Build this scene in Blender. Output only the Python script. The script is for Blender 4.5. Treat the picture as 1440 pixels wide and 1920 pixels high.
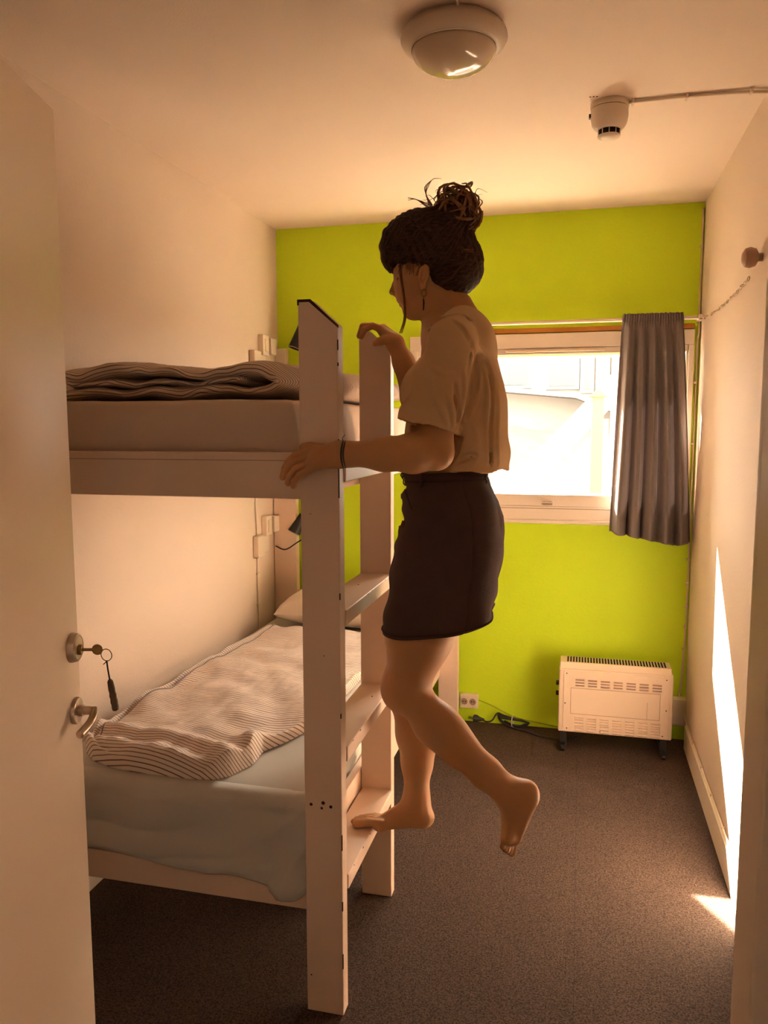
import bpy, bmesh, math, random
import numpy as np
from mathutils import Vector, Matrix, noise
random.seed(4)
for o in list(bpy.data.objects): bpy.data.objects.remove(o)
S = bpy.context.scene
COL = S.collection

# ------------------------------------------------------------------ camera, sky, sun, exposure
cd = bpy.data.cameras.new('camera'); cam = bpy.data.objects.new('camera', cd); COL.objects.link(cam); S.camera = cam
cd.sensor_fit = 'VERTICAL'; cd.sensor_height = 24.0; cd.lens = 24.0*1482.94/1920.0
cd.clip_start = 0.02
_y, _p, _r = 0.243303, 0.110811, -0.002381
_fw = Vector((-math.sin(_y)*math.cos(_p), math.cos(_y)*math.cos(_p), -math.sin(_p)))
_ri = Vector((math.cos(_y), math.sin(_y), 0)); _up = _ri.cross(_fw)
_rr = _ri*math.cos(_r) + _up*math.sin(_r); _uu = _up*math.cos(_r) - _ri*math.sin(_r)
cam.matrix_world = Matrix(((_rr.x,_uu.x,-_fw.x,0),(_rr.y,_uu.y,-_fw.y,0),(_rr.z,_uu.z,-_fw.z,1.5156),(0,0,0,1)))

W = bpy.data.worlds.new('sky'); S.world = W; W.use_nodes = True
bg = W.node_tree.nodes['Background']; bg.inputs[0].default_value = (1.0, .845, .70, 1); bg.inputs[1].default_value = 10.0

sl = bpy.data.lights.new('sun', 'SUN'); sl.energy = 62; sl.angle = .009; sl.color = (1.0, .845, .69)
sun = bpy.data.objects.new('sun', sl); COL.objects.link(sun); sun.location = (-4, 9, 8)
sun.rotation_euler = Vector((.575, -1.0, -.90)).to_track_quat('-Z', 'Y').to_euler()

pl = bpy.data.lights.new('window_portal', 'AREA'); pl.shape = 'RECTANGLE'; pl.size = 1.24; pl.size_y = .72
pl.cycles.is_portal = True
po = bpy.data.objects.new('window_portal', pl); COL.objects.link(po); po.location = (-.15, 4.12, 1.486); po.rotation_euler = (math.radians(-90), 0, 0)

S.view_settings.view_transform = 'Standard'; S.view_settings.look = 'None'; S.view_settings.gamma = 1
S.view_settings.use_curve_mapping = False; S.view_settings.exposure = 1.78

# ------------------------------------------------------------------ helpers
ORG = {}
def setp(o, label=None, cat=None, group=None, kind=None):
    for k, v in (('label', label), ('category', cat), ('group', group), ('kind', kind)):
        if v: o[k] = v
    return o
def thing(name, label, cat, loc, group=None):
    o = bpy.data.objects.new(name, None); COL.objects.link(o); o.location = loc; o.empty_display_size = .05
    ORG[o.name] = Vector(loc); return setp(o, label, cat, group)
class MB:
    def __init__(s): s.v = []; s.f = []; s.uv = None
    def add(s, vs, fs):
        b = len(s.v); s.v += [tuple(p) for p in vs]; s.f += [tuple(i+b for i in f) for f in fs]; return s
    def box(s, x0, x1, y0, y1, z0, z1):
        return s.add([(x0,y0,z0),(x1,y0,z0),(x1,y1,z0),(x0,y1,z0),(x0,y0,z1),(x1,y0,z1),(x1,y1,z1),(x0,y1,z1)],
                     [(3,2,1,0),(4,5,6,7),(0,1,5,4),(1,2,6,5),(2,3,7,6),(3,0,4,7)])
    def prism(s, poly, axis, a, b):
        n = len(poly)
        def P(p, t): return (t, p[0], p[1]) if axis == 'x' else (p[0], t, p[1]) if axis == 'y' else (p[0], p[1], t)
        vs = [P(p, a) for p in poly] + [P(p, b) for p in poly]
        return s.add(vs, [tuple(range(n))[::-1], tuple(range(n, 2*n))] + [(i, (i+1) % n, n+(i+1) % n, n+i) for i in range(n)])
    def tube(s, pts, r, n=8, closed=False, flat=1.0):
        pts = [Vector(p) for p in pts]; m = len(pts); rs = r if isinstance(r, (list, tuple)) else [r]*m
        up = None; vs = []
        for i, p in enumerate(pts):
            t = (pts[(i+1) % m]-pts[i-1]) if closed else (pts[min(i+1, m-1)]-pts[max(i-1, 0)])
            if t.length < 1e-9: t = Vector((0, 0, 1))
            t.normalize()
            if up is None: up = Vector((0, 0, 1)) if abs(t.z) < .9 else Vector((0, 1, 0))
            a = (up - t*up.dot(t))
            if a.length < 1e-6: a = t.orthogonal()
            a.normalize(); up = a; b = t.cross(a)
            vs += [p + (a*math.cos(q)*flat + b*math.sin(q))*rs[i] for q in [2*math.pi*k/n for k in range(n)]]
        fs = []
        for i in range(m if closed else m-1):
            for k in range(n):
                j = (i+1) % m; fs.append((i*n+k, i*n+(k+1) % n, j*n+(k+1) % n, j*n+k))
        if not closed: fs += [tuple(range(n))[::-1], tuple(range((m-1)*n, m*n))]
        return s.add(vs, fs)
    def lathe(s, prof, c, axis=(0, 0, 1), n=32):
        ax = Vector(axis).normalized(); a = ax.orthogonal().normalized(); b = ax.cross(a); c = Vector(c); vs = []
        for r, h in prof:
            vs += [c + ax*h + (a*math.cos(2*math.pi*k/n) + b*math.sin(2*math.pi*k/n))*max(r, 1e-5) for k in range(n)]
        fs = [(i*n+k, i*n+(k+1) % n, (i+1)*n+(k+1) % n, (i+1)*n+k) for i in range(len(prof)-1) for k in range(n)]
        fs += [tuple(range(n))[::-1], tuple(range((len(prof)-1)*n, len(prof)*n))]
        return s.add(vs, fs)
    def grid(s, fn, nu, nv, back=None):
        vs = [fn(i/nu, j/nv) for j in range(nv+1) for i in range(nu+1)]
        fs = [(j*(nu+1)+i, j*(nu+1)+i+1, (j+1)*(nu+1)+i+1, (j+1)*(nu+1)+i) for j in range(nv) for i in range(nu)]
        return s.add(vs, fs)
def obj(name, mb, mat, parent=None, bevel=0, smooth=False, seg=2, recalc=True, uv=None, auto=None):
    vs = mb.v; o = None
    if parent is not None: org = ORG[parent.name]
    else:
        xs = list(zip(*vs)); org = Vector(((min(xs[0])+max(xs[0]))/2, (min(xs[1])+max(xs[1]))/2, min(xs[2])))
    me = bpy.data.meshes.new(name)
    me.from_pydata([(p[0]-org[0], p[1]-org[1], p[2]-org[2]) for p in vs], [], mb.f); me.update()
    if uv is not None:
        l = me.uv_layers.new(name='UVMap')
        vi = np.empty(len(me.loops), dtype=np.int32); me.loops.foreach_get('vertex_index', vi)
        l.data.foreach_set('uv', np.asarray(uv, dtype=np.float32)[vi].ravel())
    if recalc:
        b = bmesh.new(); b.from_mesh(me); bmesh.ops.recalc_face_normals(b, faces=b.faces); b.to_mesh(me); b.free()
    me.materials.append(mat)
    o = bpy.data.objects.new(name, me); COL.objects.link(o)
    if parent is not None: o.parent = parent
    else: o.location = org
    ORG[o.name] = org
    if smooth: me.polygons.foreach_set('use_smooth', [True]*len(me.polygons))
    if bevel:
        m = o.modifiers.new('bevel', 'BEVEL'); m.width = bevel; m.segments = seg; m.limit_method = 'ANGLE'; m.angle_limit = .6
        me.polygons.foreach_set('use_smooth', [True]*len(me.polygons))
        w = o.modifiers.new('wn', 'WEIGHTED_NORMAL'); w.keep_sharp = False
    elif auto: 
        b = bmesh.new(); b.from_mesh(me)
        for e in b.edges:
            if len(e.link_faces) == 2 and e.calc_face_angle(0) > auto: e.smooth = False
        for f in b.faces: f.smooth = True
        b.to_mesh(me); b.free()
    return o
def struct(name, mb, mat, parent=None, **k):
    o = obj(name, mb, mat, parent, **k)
    if parent is None: o['kind'] = 'structure'
    return o
def nz(x, y=0., z=0.): return noise.noise(Vector((x, y, z)))
def crv(pts, n=8):
    P = [Vector(p) for p in pts]; P = [P[0]*2-P[1]] + P + [P[-1]*2-P[-2]]; out = []
    for i in range(1, len(P)-2):
        for k in range(n):
            t = k/n; a, b, c, d = P[i-1], P[i], P[i+1], P[i+2]
            out.append(.5*((2*b)+(c-a)*t+(2*a-5*b+4*c-d)*t*t+(3*b-a-3*c+d)*t**3))
    return out + [P[-2]]

# ------------------------------------------------------------------ materials
def mat(name, col, rough=.6, spec=.5, metal=0, bump=0, bscale=60, var=0, vscale=4, sub=0, trans=0, coat=0):
    m = bpy.data.materials.new(name); m.use_nodes = True; nt = m.node_tree; N = nt.nodes; b = N['Principled BSDF']; L = nt.links.new
    b.inputs['Base Color'].default_value = (*col, 1); b.inputs['Roughness'].default_value = rough
    b.inputs['Metallic'].default_value = metal; b.inputs['Specular IOR Level'].default_value = spec
    tc = N.new('ShaderNodeTexCoord')
    if sub: b.inputs['Subsurface Weight'].default_value = sub; b.inputs['Subsurface Radius'].default_value = (.02, .008, .004); b.inputs['Subsurface Scale'].default_value = .6
    if coat: b.inputs['Coat Weight'].default_value = coat; b.inputs['Coat Roughness'].default_value = .1
    if var:
        n = N.new('ShaderNodeTexNoise'); n.inputs['Scale'].default_value = vscale; n.inputs['Detail'].default_value = 5
        L(tc.outputs['Object'], n.inputs['Vector'])
        mx = N.new('ShaderNodeMix'); mx.data_type = 'RGBA'; L(n.outputs['Fac'], mx.inputs[0])
        mx.inputs[6].default_value = (*[c*(1-var) for c in col], 1); mx.inputs[7].default_value = (*[min(1, c*(1+var)) for c in col], 1)
        L(mx.outputs[2], b.inputs['Base Color'])
    if bump:
        n = N.new('ShaderNodeTexNoise'); n.inputs['Scale'].default_value = bscale; n.inputs['Detail'].default_value = 4
        L(tc.outputs['Object'], n.inputs['Vector'])
        bp = N.new('ShaderNodeBump'); bp.inputs['Strength'].default_value = bump; bp.inputs['Distance'].default_value = .004
        L(n.outputs['Fac'], bp.inputs['Height']); L(bp.outputs['Normal'], b.inputs['Normal'])
    if trans:
        t = N.new('ShaderNodeBsdfTranslucent'); t.inputs[0].default_value = (*col, 1); ms = N.new('ShaderNodeMixShader'); ms.inputs[0].default_value = trans
        L(b.outputs[0], ms.inputs[1]); L(t.outputs[0], ms.inputs[2]); L(ms.outputs[0], N['Material Output'].inputs[0])
    return m
WALL = (.77, .61, .485)
M_wall = mat('cream_wall_paint', WALL, .75, .3, bump=.25, bscale=90, var=.025, vscale=3)
M_ceil = mat('cream_ceiling_paint', (.92, .74, .60), .8, .2, bump=.2, bscale=160, var=.02, vscale=2)
M_green = mat('lime_green_wall_paint', (.65, .90, .022), .6, .3, bump=.25, bscale=110, var=.04, vscale=5)
M_post = mat('aged_white_bed_paint', (.82, .62, .48), .5, .4, bump=.1, bscale=40, var=.04, vscale=7)
M_door = mat('satin_door_paint', (.86, .68, .52), .35, .4, bump=.06, bscale=12, var=.03, vscale=2)
M_trim = mat('white_trim_paint', (.84, .70, .55), .4, .4)
M_frame = mat('white_window_paint', (.88, .78, .66), .4, .4)
M_batten = mat('orange_wood_batten', (.50, .20, .03), .5, .4, var=.15, vscale=20)
M_glass_lamp = mat('lamp_glass', (.62, .47, .34), .12, .5, coat=.6)
M_lampbase = mat('lamp_base_plastic', (.66, .52, .40), .4, .4)
M_plastic = mat('cream_plastic', (.82, .68, .54), .4, .4)
M_dark = mat('dark_gap', (.02, .015, .012), .7, .2)
M_black = mat('black_plastic', (.022, .02, .02), .4, .4)
M_metal = mat('brushed_steel', (.52, .42, .33), .35, .5, metal=1, bump=.1, bscale=200)
M_brass = mat('worn_brass', (.30, .19, .08), .4, .5, metal=1)
M_fob = mat('carved_wood_fob', (.10, .05, .02), .5, .4, var=.4, vscale=60)
M_worn = mat('bare_dirty_wood', (.05, .025, .015), .8, .2, var=.4, vscale=40)
M_sheet_l = mat('pale_blue_sheet', (.59, .56, .50), .85, .1, bump=.15, bscale=300, var=.03, vscale=9)
M_sheet_u = mat('tan_sheet', (.66, .50, .38), .85, .1, bump=.15, bscale=300, var=.03, vscale=9)
M_pillow = mat('pillow_cotton', (.80, .68, .56), .85, .1, bump=.1, bscale=200)
M_curtain = mat('grey_curtain_cloth', (.27, .225, .21), .9, .1, bump=.3, bscale=420, var=.05, vscale=30, trans=.18)
M_heater = mat('heater_enamel', (.84, .66, .50), .4, .4)
M_cable = mat('cream_cable', (.78, .62, .46), .5, .3)
M_greencable = mat('green_painted_cable', (.42, .52, .01), .5, .3)
M_skin = mat('skin', (.53, .275, .125), .5, .35, sub=.25, var=.06, vscale=9)
M_nail = mat('nail', (.62, .40, .26), .3, .5)
M_lip = mat('lip', (.36, .14, .08), .45, .4)
M_tee = mat('tan_jersey', (.72, .48, .27), .9, .1, bump=.2, bscale=500, var=.03, vscale=12, trans=.12)
M_skirt = mat('dark_brown_denim', (.080, .046, .038), .85, .15, bump=.3, bscale=350, var=.15, vscale=25)
def hair_mat():
    m = mat('brown_hair', (.045, .02, .010), .6, .25); nt = m.node_tree; N = nt.nodes; L = nt.links.new; b = N['Principled BSDF']
    tc = N.new('ShaderNodeTexCoord'); mp = N.new('ShaderNodeMapping'); mp.inputs['Rotation'].default_value = (0, .6, 0); mp.inputs['Scale'].default_value = (30, 200, 240)
    n = N.new('ShaderNodeTexNoise'); n.inputs['Scale'].default_value = 1; n.inputs['Detail'].default_value = 3
    L(tc.outputs['Object'], mp.inputs[0]); L(mp.outputs[0], n.inputs['Vector'])
    r = N.new('ShaderNodeValToRGB'); r.color_ramp.elements[0].position = .35; r.color_ramp.elements[1].position = .7
    r.color_ramp.elements[0].color = (.022, .010, .006, 1); r.color_ramp.elements[1].color = (.085, .040, .020, 1)
    L(n.outputs['Fac'], r.inputs[0]); L(r.outputs[0], b.inputs['Base Color'])
    bp = N.new('ShaderNodeBump'); bp.inputs['Strength'].default_value = .8; bp.inputs['Distance'].default_value = .004
    L(n.outputs['Fac'], bp.inputs['Height']); L(bp.outputs[0], b.inputs['Normal'])
    return m
M_hair = hair_mat()
M_hair2 = mat('brown_hair_strands', (.075, .034, .016), .55, .3, var=.5, vscale=50)
M_bunhair = mat('light_brown_hair', (.30, .13, .045), .45, .5, var=.5, vscale=60, trans=.25)
def carpet_mat():
    m = mat('brown_carpet', (.1, .07, .05), .95, .1); nt = m.node_tree; N = nt.nodes; L = nt.links.new; b = N['Principled BSDF']
    tc = N.new('ShaderNodeTexCoord')
    n = N.new('ShaderNodeTexNoise'); n.inputs['Scale'].default_value = 190; n.inputs['Detail'].default_value = 6; n.inputs['Roughness'].default_value = .75
    n2 = N.new('ShaderNodeTexNoise'); n2.inputs['Scale'].default_value = 3; n2.inputs['Detail'].default_value = 4
    for q in (n, n2): L(tc.outputs['Object'], q.inputs['Vector'])
    r = N.new('ShaderNodeValToRGB'); r.color_ramp.elements[0].position = .36; r.color_ramp.elements[1].position = .68
    r.color_ramp.elements[0].color = (.035, .022, .017, 1); r.color_ramp.elements[1].color = (.22, .145, .11, 1)
    L(n.outputs['Fac'], r.inputs[0])
    mx = N.new('ShaderNodeMix'); mx.data_type = 'RGBA'; mx.blend_type = 'MULTIPLY'; mx.inputs[0].default_value = .35
    L(r.outputs[0], mx.inputs[6]); L(n2.outputs['Fac'], mx.inputs[7]); L(mx.outputs[2], b.inputs['Base Color'])
    bp = N.new('ShaderNodeBump'); bp.inputs['Strength'].default_value = .9; bp.inputs['Distance'].default_value = .006
    L(n.outputs['Fac'], bp.inputs['Height']); L(bp.outputs[0], b.inputs['Normal'])
    return m
M_carpet = carpet_mat()
def stripe_mat(name, base, line, pitch, wid, warp=.006):
    # woven pinstripes: stripes cross the cloth along its V coordinate (metres of cloth)
    m = mat(name, base, .9, .1); nt = m.node_tree; N = nt.nodes; L = nt.links.new; b = N['Principled BSDF']
    uv = N.new('ShaderNodeUVMap'); sp = N.new('ShaderNodeSeparateXYZ'); L(uv.outputs[0], sp.inputs[0])
    n = N.new('ShaderNodeTexNoise'); n.inputs['Scale'].default_value = 7; n.inputs['Detail'].default_value = 2; L(uv.outputs[0], n.inputs['Vector'])
    def mth(op, a, bv):
        q = N.new('ShaderNodeMath'); q.operation = op
        for i, t in enumerate((a, bv)):
            if isinstance(t, (int, float)): q.inputs[i].default_value = t
            elif t is not None: L(t, q.inputs[i])
        return q.outputs[0]
    v = mth('ADD', sp.outputs[1], mth('MULTIPLY', n.outputs['Fac'], warp))
    f = mth('FRACT', mth('DIVIDE', v, pitch), None)
    k = mth('LESS_THAN', f, wid); f2 = mth('FRACT', mth('DIVIDE', v, pitch*3), None)
    k2 = mth('MULTIPLY', k, mth('ADD', .75, mth('MULTIPLY', f2, .25)))
    mx = N.new('ShaderNodeMix'); mx.data_type = 'RGBA'; L(k2, mx.inputs[0]); mx.inputs[6].default_value = (*base, 1); mx.inputs[7].default_value = (*line, 1)
    L(mx.outputs[2], b.inputs['Base Color'])
    tc = N.new('ShaderNodeTexCoord'); n3 = N.new('ShaderNodeTexNoise'); n3.inputs['Scale'].default_value = 22; n3.inputs['Detail'].default_value = 4; L(tc.outputs['Object'], n3.inputs['Vector'])
    bp = N.new('ShaderNodeBump'); bp.inputs['Strength'].default_value = .35; bp.inputs['Distance'].default_value = .01
    L(n3.outputs['Fac'], bp.inputs['Height']); L(bp.outputs[0], b.inputs['Normal'])
    return m
M_stripe = stripe_mat('striped_duvet_cotton', (.84, .70, .60), (.15, .08, .055), .0135, .24)
M_stripe_u = stripe_mat('striped_folded_duvet_cotton', (.72, .56, .45), (.13, .07, .05), .0115, .25)
def glass_mat():
    m = bpy.data.materials.new('window_glass'); m.use_nodes = True; N = m.node_tree.nodes; L = m.node_tree.links.new; N.clear()
    o = N.new('ShaderNodeOutputMaterial'); t = N.new('ShaderNodeBsdfTransparent'); t.inputs[0].default_value = (.97, .98, .97, 1)
    g = N.new('ShaderNodeBsdfGlossy'); g.inputs[1].default_value = .03; x = N.new('ShaderNodeMixShader'); x.inputs[0].default_value = .05
    L(t.outputs[0], x.inputs[1]); L(g.outputs[0], x.inputs[2]); L(x.outputs[0], o.inputs[0]); return m
M_glass = glass_mat()
M_louv = mat('louvre_shade', (.40, .26, .18), .5)

# ------------------------------------------------------------------ room shell
XL, XR, YB, H = -1.5335, .5155, 3.905, 2.5
YD = .44          # room side of the doorway wall
fl = struct('floor', MB().box(XL-.1, XR+.1, -1.9, YB+.1, -.12, -.012), M_dark)
for a, b in ((XL, .0166), (.0176, XR)):
    struct('carpet_strip', MB().box(a, b, .32, YB, -.012, 0), M_carpet, fl)
struct('carpet_strip', MB().box(XL, XR+1.0, -1.8, .317, -.012, 0), M_carpet, fl)
struct('ceiling', MB().box(XL-.1, XR+.1, YD-.14, YB+.2, H, H+.1), M_ceil)
struct('wall_left', MB().box(XL-.12, XL, YD-.14, YB+.2, -.1, H), M_wall)
struct('wall_right', MB().box(XR, XR+.12, YD-.14, YB+.2, -.1, H), M_wall)
hx0, hx1, hz0, hz1 = -.765, .463, 1.135, 1.842
wb = MB(); Y2 = YB+.19
for x0, x1, z0, z1 in ((XL, hx0, 0, H), (hx1, XR, 0, H), (hx0, hx1, 0, hz0), (hx0, hx1, hz1, H)):
    wb.box(x0, x1, YB, Y2, z0-(.1 if z0 == 0 else 0), z1)
wall_back = struct('wall_back', wb, M_green)
dx0, dx1, dz = -.735, .115, 2.09
wf = MB()
for x0, x1, z0, z1 in ((XL, dx0, -.1, H), (dx1, XR, -.1, H), (dx0, dx1, dz, H)): wf.box(x0, x1, YD-.14, YD, z0, z1)
struct('wall_front', wf, M_wall)
# corridor behind the camera
cw = MB(); cw.box(XL-.1, XL, -1.9, .3, 0, H); cw.box(XR+1.0, XR+1.1, -1.9, .3, 0, H); cw.box(XL-.1, XR+1.1, -2, -1.9, 0, H); cw.box(XR+.12, XR+1.1, .3, .4, 0, H)
struct('wall_corridor', cw, M_wall)
struct('ceiling_corridor', MB().box(XL-.1, XR+1.1, -2, YD-.14, H, H+.1), M_ceil)
# door frame
fr = MB(); fr.box(.0905, .1155, .406, YD+.004, 0, 2.075); fr.box(.099, .1155, .28, .406, 0, 2.09)
fr.box(-.735, -.705, .28, YD+.004, 0, 2.09); fr.box(-.705, .096, .28, .44, 2.06, 2.09)
fr.box(.0905, .165, YD, YD+.012, 0, 2.14); fr.box(-.785, .0905, YD, YD+.012, 2.075, 2.14); fr.box(-.785, -.705, YD, YD+.012, 0, 2.075)
struct('trim_1', fr, M_trim, bevel=.002)
bb = struct('baseboard_right', MB().prism([(XR, 0), (XR, .116), (XR-.006, .116), (XR-.013, .108), (XR-.013, 0)], 'y', .46, 3.80), M_trim)
struct('baseboard_left', MB().box(XL, XL+.012, .46, YB, 0, .09), M_trim)

# open door, hinge at the left jamb
E = Vector((-.887, 1.24, 0)); Hn = Vector((-.682, .465, 0)); D = (Hn-E).normalized(); Nn = Vector((-D.y, D.x, 0))
if Nn.x < 0: Nn = -Nn
def DP(s, n, z): return E + D*s + Nn*n + Vector((0, 0, z))
Lw = (Hn-E).length
d = MB(); d.add([DP(0,0,.01), DP(Lw,0,.01), DP(Lw,-.04,.01), DP(0,-.04,.01), DP(0,0,2.05), DP(Lw,0,2.05), DP(Lw,-.04,2.05), DP(0,-.04,2.05)],
      [(3,2,1,0),(4,5,6,7),(0,1,5,4),(1,2,6,5),(2,3,7,6),(3,0,4,7)])
door = struct('door_1', d, M_door, bevel=.0015)
zR, zL = 1.0, 1.118
m = MB(); m.lathe([(.0245, 0), (.0245, .004), (.023, .007), (.019, .008)], DP(.030, 0, zR), Nn, 32)
obj('handle_rosette', m, M_metal, door, auto=.5)
m = MB(); m.tube([DP(.030, .004, zR), DP(.030, .032, zR)], .0078, 16); m.lathe([(.0105, 0), (.0105, .01)], DP(.03, .006, zR), Nn, 20)
obj('handle_stem', m, M_metal, door, auto=.5)
m = MB(); m.tube(crv([DP(.026, .034, zR+.001), DP(.034, .036, zR-.004), DP(.048, .034, zR-.014), DP(.064, .029, zR-.022), DP(.080, .025, zR-.026)], 5), .0072, 12, flat=1.1)
obj('handle_lever', m, M_metal, door, smooth=True)
m = MB(); m.lathe([(.027, 0), (.027, .003), (.0245, .012), (.0215, .014), (.0205, .013)], DP(.033, 0, zL), Nn, 32); obj('lock_escutcheon', m, M_metal, door, auto=.5)
m = MB(); m.lathe([(.0095, 0), (.0095, .017), (.008, .019)], DP(.033, 0, zL-.004), Nn, 20); obj('lock_cylinder', m, M_brass, door, auto=.5)
kt = thing('door_key', 'brass key turned in the white door\'s lock, with ring and carved brown wooden fob', 'key', DP(.033, .02, zL-.005))
m = MB(); kz = zL-.004
m.tube([DP(.033, .012, kz), DP(.033, .040, kz)], .0028, 8)
m.lathe([(.009, 0), (.010, .0015), (.009, .003)], DP(.0315, .046, kz), D, 16)
obj('key_blade', m, M_brass, kt, auto=.5)
rc = DP(.033, .062, kz-.010); m = MB()
m.tube([rc + Nn*.0095*math.cos(a) + Vector((0, 0, .0115*math.sin(a))) + D*.002*math.sin(a) for a in [2*math.pi*k/24 for k in range(24)]], .0009, 6, closed=True)
obj('key_ring', m, M_brass, kt, smooth=True)
p0 = rc + Vector((0, 0, -.0115)); p1 = p0 + Nn*.004 + Vector((0, 0, -.034)); p2 = p1 + Nn*.009 + Vector((0, 0, -.058))
m = MB(); m.tube([p0, p0*.5+p1*.5+D*.001, p1], .0014, 6); m.tube([p0, p0 - Nn*.006 + Vector((0, 0, -.006))], .0009, 5); obj('fob_cord', m, M_dark, kt)
m = MB(); q = [p1.lerp(p2, t) for t in (0, .06, .15, .3, .42, .5, .6, .7, .8, .9, .97, 1)]
m.tube(q, [.0028, .0048, .0052, .0058, .0052, .0062, .0055, .0063, .0056, .0060, .0055, .003], 10, flat=1.2); obj('wooden_fob', m, M_fob, kt, smooth=True)

# ------------------------------------------------------------------ window
F0 = YB-.025
win = struct('window_1', MB().box(-.83, .49, F0, YB, 1.872, 1.940).box(-.83, .49, F0, YB, 1.045, 1.118).box(-.83, -.79, F0, YB, 1.118, 1.872).box(.466, .49, F0, YB, 1.118, 1.872), M_frame, bevel=.003)
sash = struct('sash', MB().box(-.79, .463, F0+.006, YB+.03, 1.842, 1.872).box(-.79, .463, F0+.006, YB+.03, 1.118, 1.175).box(-.79, -.760, F0+.006, YB+.03, 1.175, 1.842).box(.455, .465, F0+.006, YB+.03, 1.175, 1.842), M_frame, win, bevel=.003)
struct('glazing_bead', MB().box(-.76, .458, F0-.001, F0+.02, 1.166, 1.175).box(-.76, .458, F0-.001, F0+.02, 1.842, 1.849), M_trim, win)
struct('vent_slot', MB().box(-.36, .10, F0-.006, F0+.01, 1.853, 1.866), M_plastic, win, bevel=.002)
struct('reveal_lining', MB().box(hx0, hx0+.003, YB+.04, Y2, hz0, hz1).box(hx1-.003, hx1, YB+.04, Y2, hz0, hz1).box(hx0+.003, hx1-.003, YB+.04, Y2, hz1-.003, hz1).box(hx0+.003, hx1-.003, YB+.04, Y2, hz0, hz0+.003), M_frame, win)
struct('window_sill', MB().box(-.84, .5, F0-.014, YB, 1.035, 1.052), M_frame, win, bevel=.003)
m = MB().box(-.17, -.13, F0-.008, F0+.006, 1.125, 1.142); m.tube([(-.15, F0-.004, 1.134), (-.15, F0-.03, 1.134)], .005, 10); m.box(-.175, -.125, F0-.036, F0-.026, 1.129, 1.139)
struct('window_catch', m, M_metal, win, bevel=.001)
struct('weather_gap', MB().box(-.78, .46, F0-.0008, F0+.01, 1.106, 1.109), M_louv, win)
struct('window_pane', MB().box(-.764, .46, YB+.035, YB+.039, 1.13, 1.846), M_glass, win)
struct('trim_2', MB().box(-.55, .488, YB-.02, YB, 1.944, 1.966), M_batten, bevel=.002)
# curtain rod
rz = 1.985; ry = 3.835
rod = thing('curtain_rod', 'thin cream curtain rod across the top of the window', 'curtain rod', (0, ry, rz))
obj('rod', MB().tube([(-.60, ry, rz), (.513, ry, rz)], .0085, 12), M_plastic, rod, auto=.5)
for x in (-.57, .503): obj('bracket', MB().box(x-.008, x+.008, ry-.012, YB, rz-.013, rz+.013), M_plastic, rod, bevel=.002)

def curtain(name, label, xt0, xt1, xb0, xb1, zb, nf, ph, seed):
    t = thing(name, label, 'curtain', ((xt0+xt1)/2, ry, 1.0))
    def fn(u, v):
        zt = rz+.022 + .005*nz(u*26, seed); z0 = zb(u); z = zt + (z0-zt)*v
        e = v**.8; w = u + .012*math.sin(2*math.pi*nf*u*2+ph)*(1-v)
        ph2 = 2*math.pi*nf*(u + .04*nz(u*3, v*1.2, seed)) + ph
        x = (xt0+(xt1-xt0)*u)*(1-e) + (xb0+(xb1-xb0)*u)*e + .006*math.sin(ph2+1.3)*e
        amp = .010 + .026*min(1, v*2.2)
        y = ry-.004 + amp*math.sin(ph2)*(1 if v > .045 else .4) + .007*math.sin(ph2*2.3+seed)*min(1, v*3) + .006*nz(u*9, v*2.5, seed+3)
        if v < .07: y += .007*math.sin(u*150+seed)*(1-v/.07); y -= .010*(1-v/.07)
        return (x, y-.012, z)
    m = MB().grid(fn, 150, 90); o = obj('cloth', m, M_curtain, t, smooth=True, recalc=False)
    s = o.modifiers.new('thick', 'SOLIDIFY'); s.thickness = .0022; s.offset = 0
    m2 = MB()
    m2.tube([(lambda p: (p[0], p[1]-.0015, p[2]+.0))(fn(k/120, .035)) for k in range(121)], .0016, 5)
    obj('gather_stitch', m2, M_curtain, t, smooth=True)
    return t
curtain('curtain', 'grey gathered curtain hanging at the right side of the window', .172, .428, .135, .502, lambda u: 1.010-.055*min(1, u*1.25)+.004*math.sin(u*30)+.018*max(0, u-.85)/.15, 5.2, .8, 1.)
# ------------------------------------------------------------------ ceiling lamp and smoke detector
t = thing('ceiling_lamp', 'round unlit ceiling lamp with cream rim and glossy glass dome', 'lamp', (-.334, 2.085, H))
C0 = (-.334, 2.085, H)
obj('lamp_base', MB().lathe([(.118, 0), (.122, -.004), (.132, -.018), (.134, -.028), (.128, -.040), (.116, -.048), (.108, -.051), (.104, -.05)], C0, n=64), M_lampbase, t, auto=.8)
obj('rim_ring', MB().tube([(C0[0]+.1085*math.cos(a), C0[1]+.1085*math.sin(a), H-.0505) for a in [2*math.pi*k/64 for k in range(64)]], .0017, 6, closed=True), M_trim, t, smooth=True)
obj('glass_dome', MB().lathe([(.1065*math.cos(a), -.050-.058*math.sin(a)) for a in [math.pi/2*k/14 for k in range(15)]], C0, n=64), M_glass_lamp, t, smooth=True)
m = MB(); m.tube([(-.306, .5, H-.004), (-.306, 2.0, H-.004)], .004, 8)
setp(obj('lamp_cable', m, M_cable), 'short cream cable running along the ceiling into the round lamp', 'cable')
sx, sy = .0615, 2.665
t = thing('smoke_detector', 'cream smoke detector on the ceiling with dark vent slots', 'smoke detector', (sx, sy, H))
obj('detector_base', MB().lathe([(.058, 0), (.058, -.014), (.056, -.016)], (sx, sy, H), n=40), M_plastic, t, auto=.6)
obj('shadow_gap', MB().lathe([(.0545, -.014), (.0545, -.019)], (sx, sy, H), n=40), M_dark, t)
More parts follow.
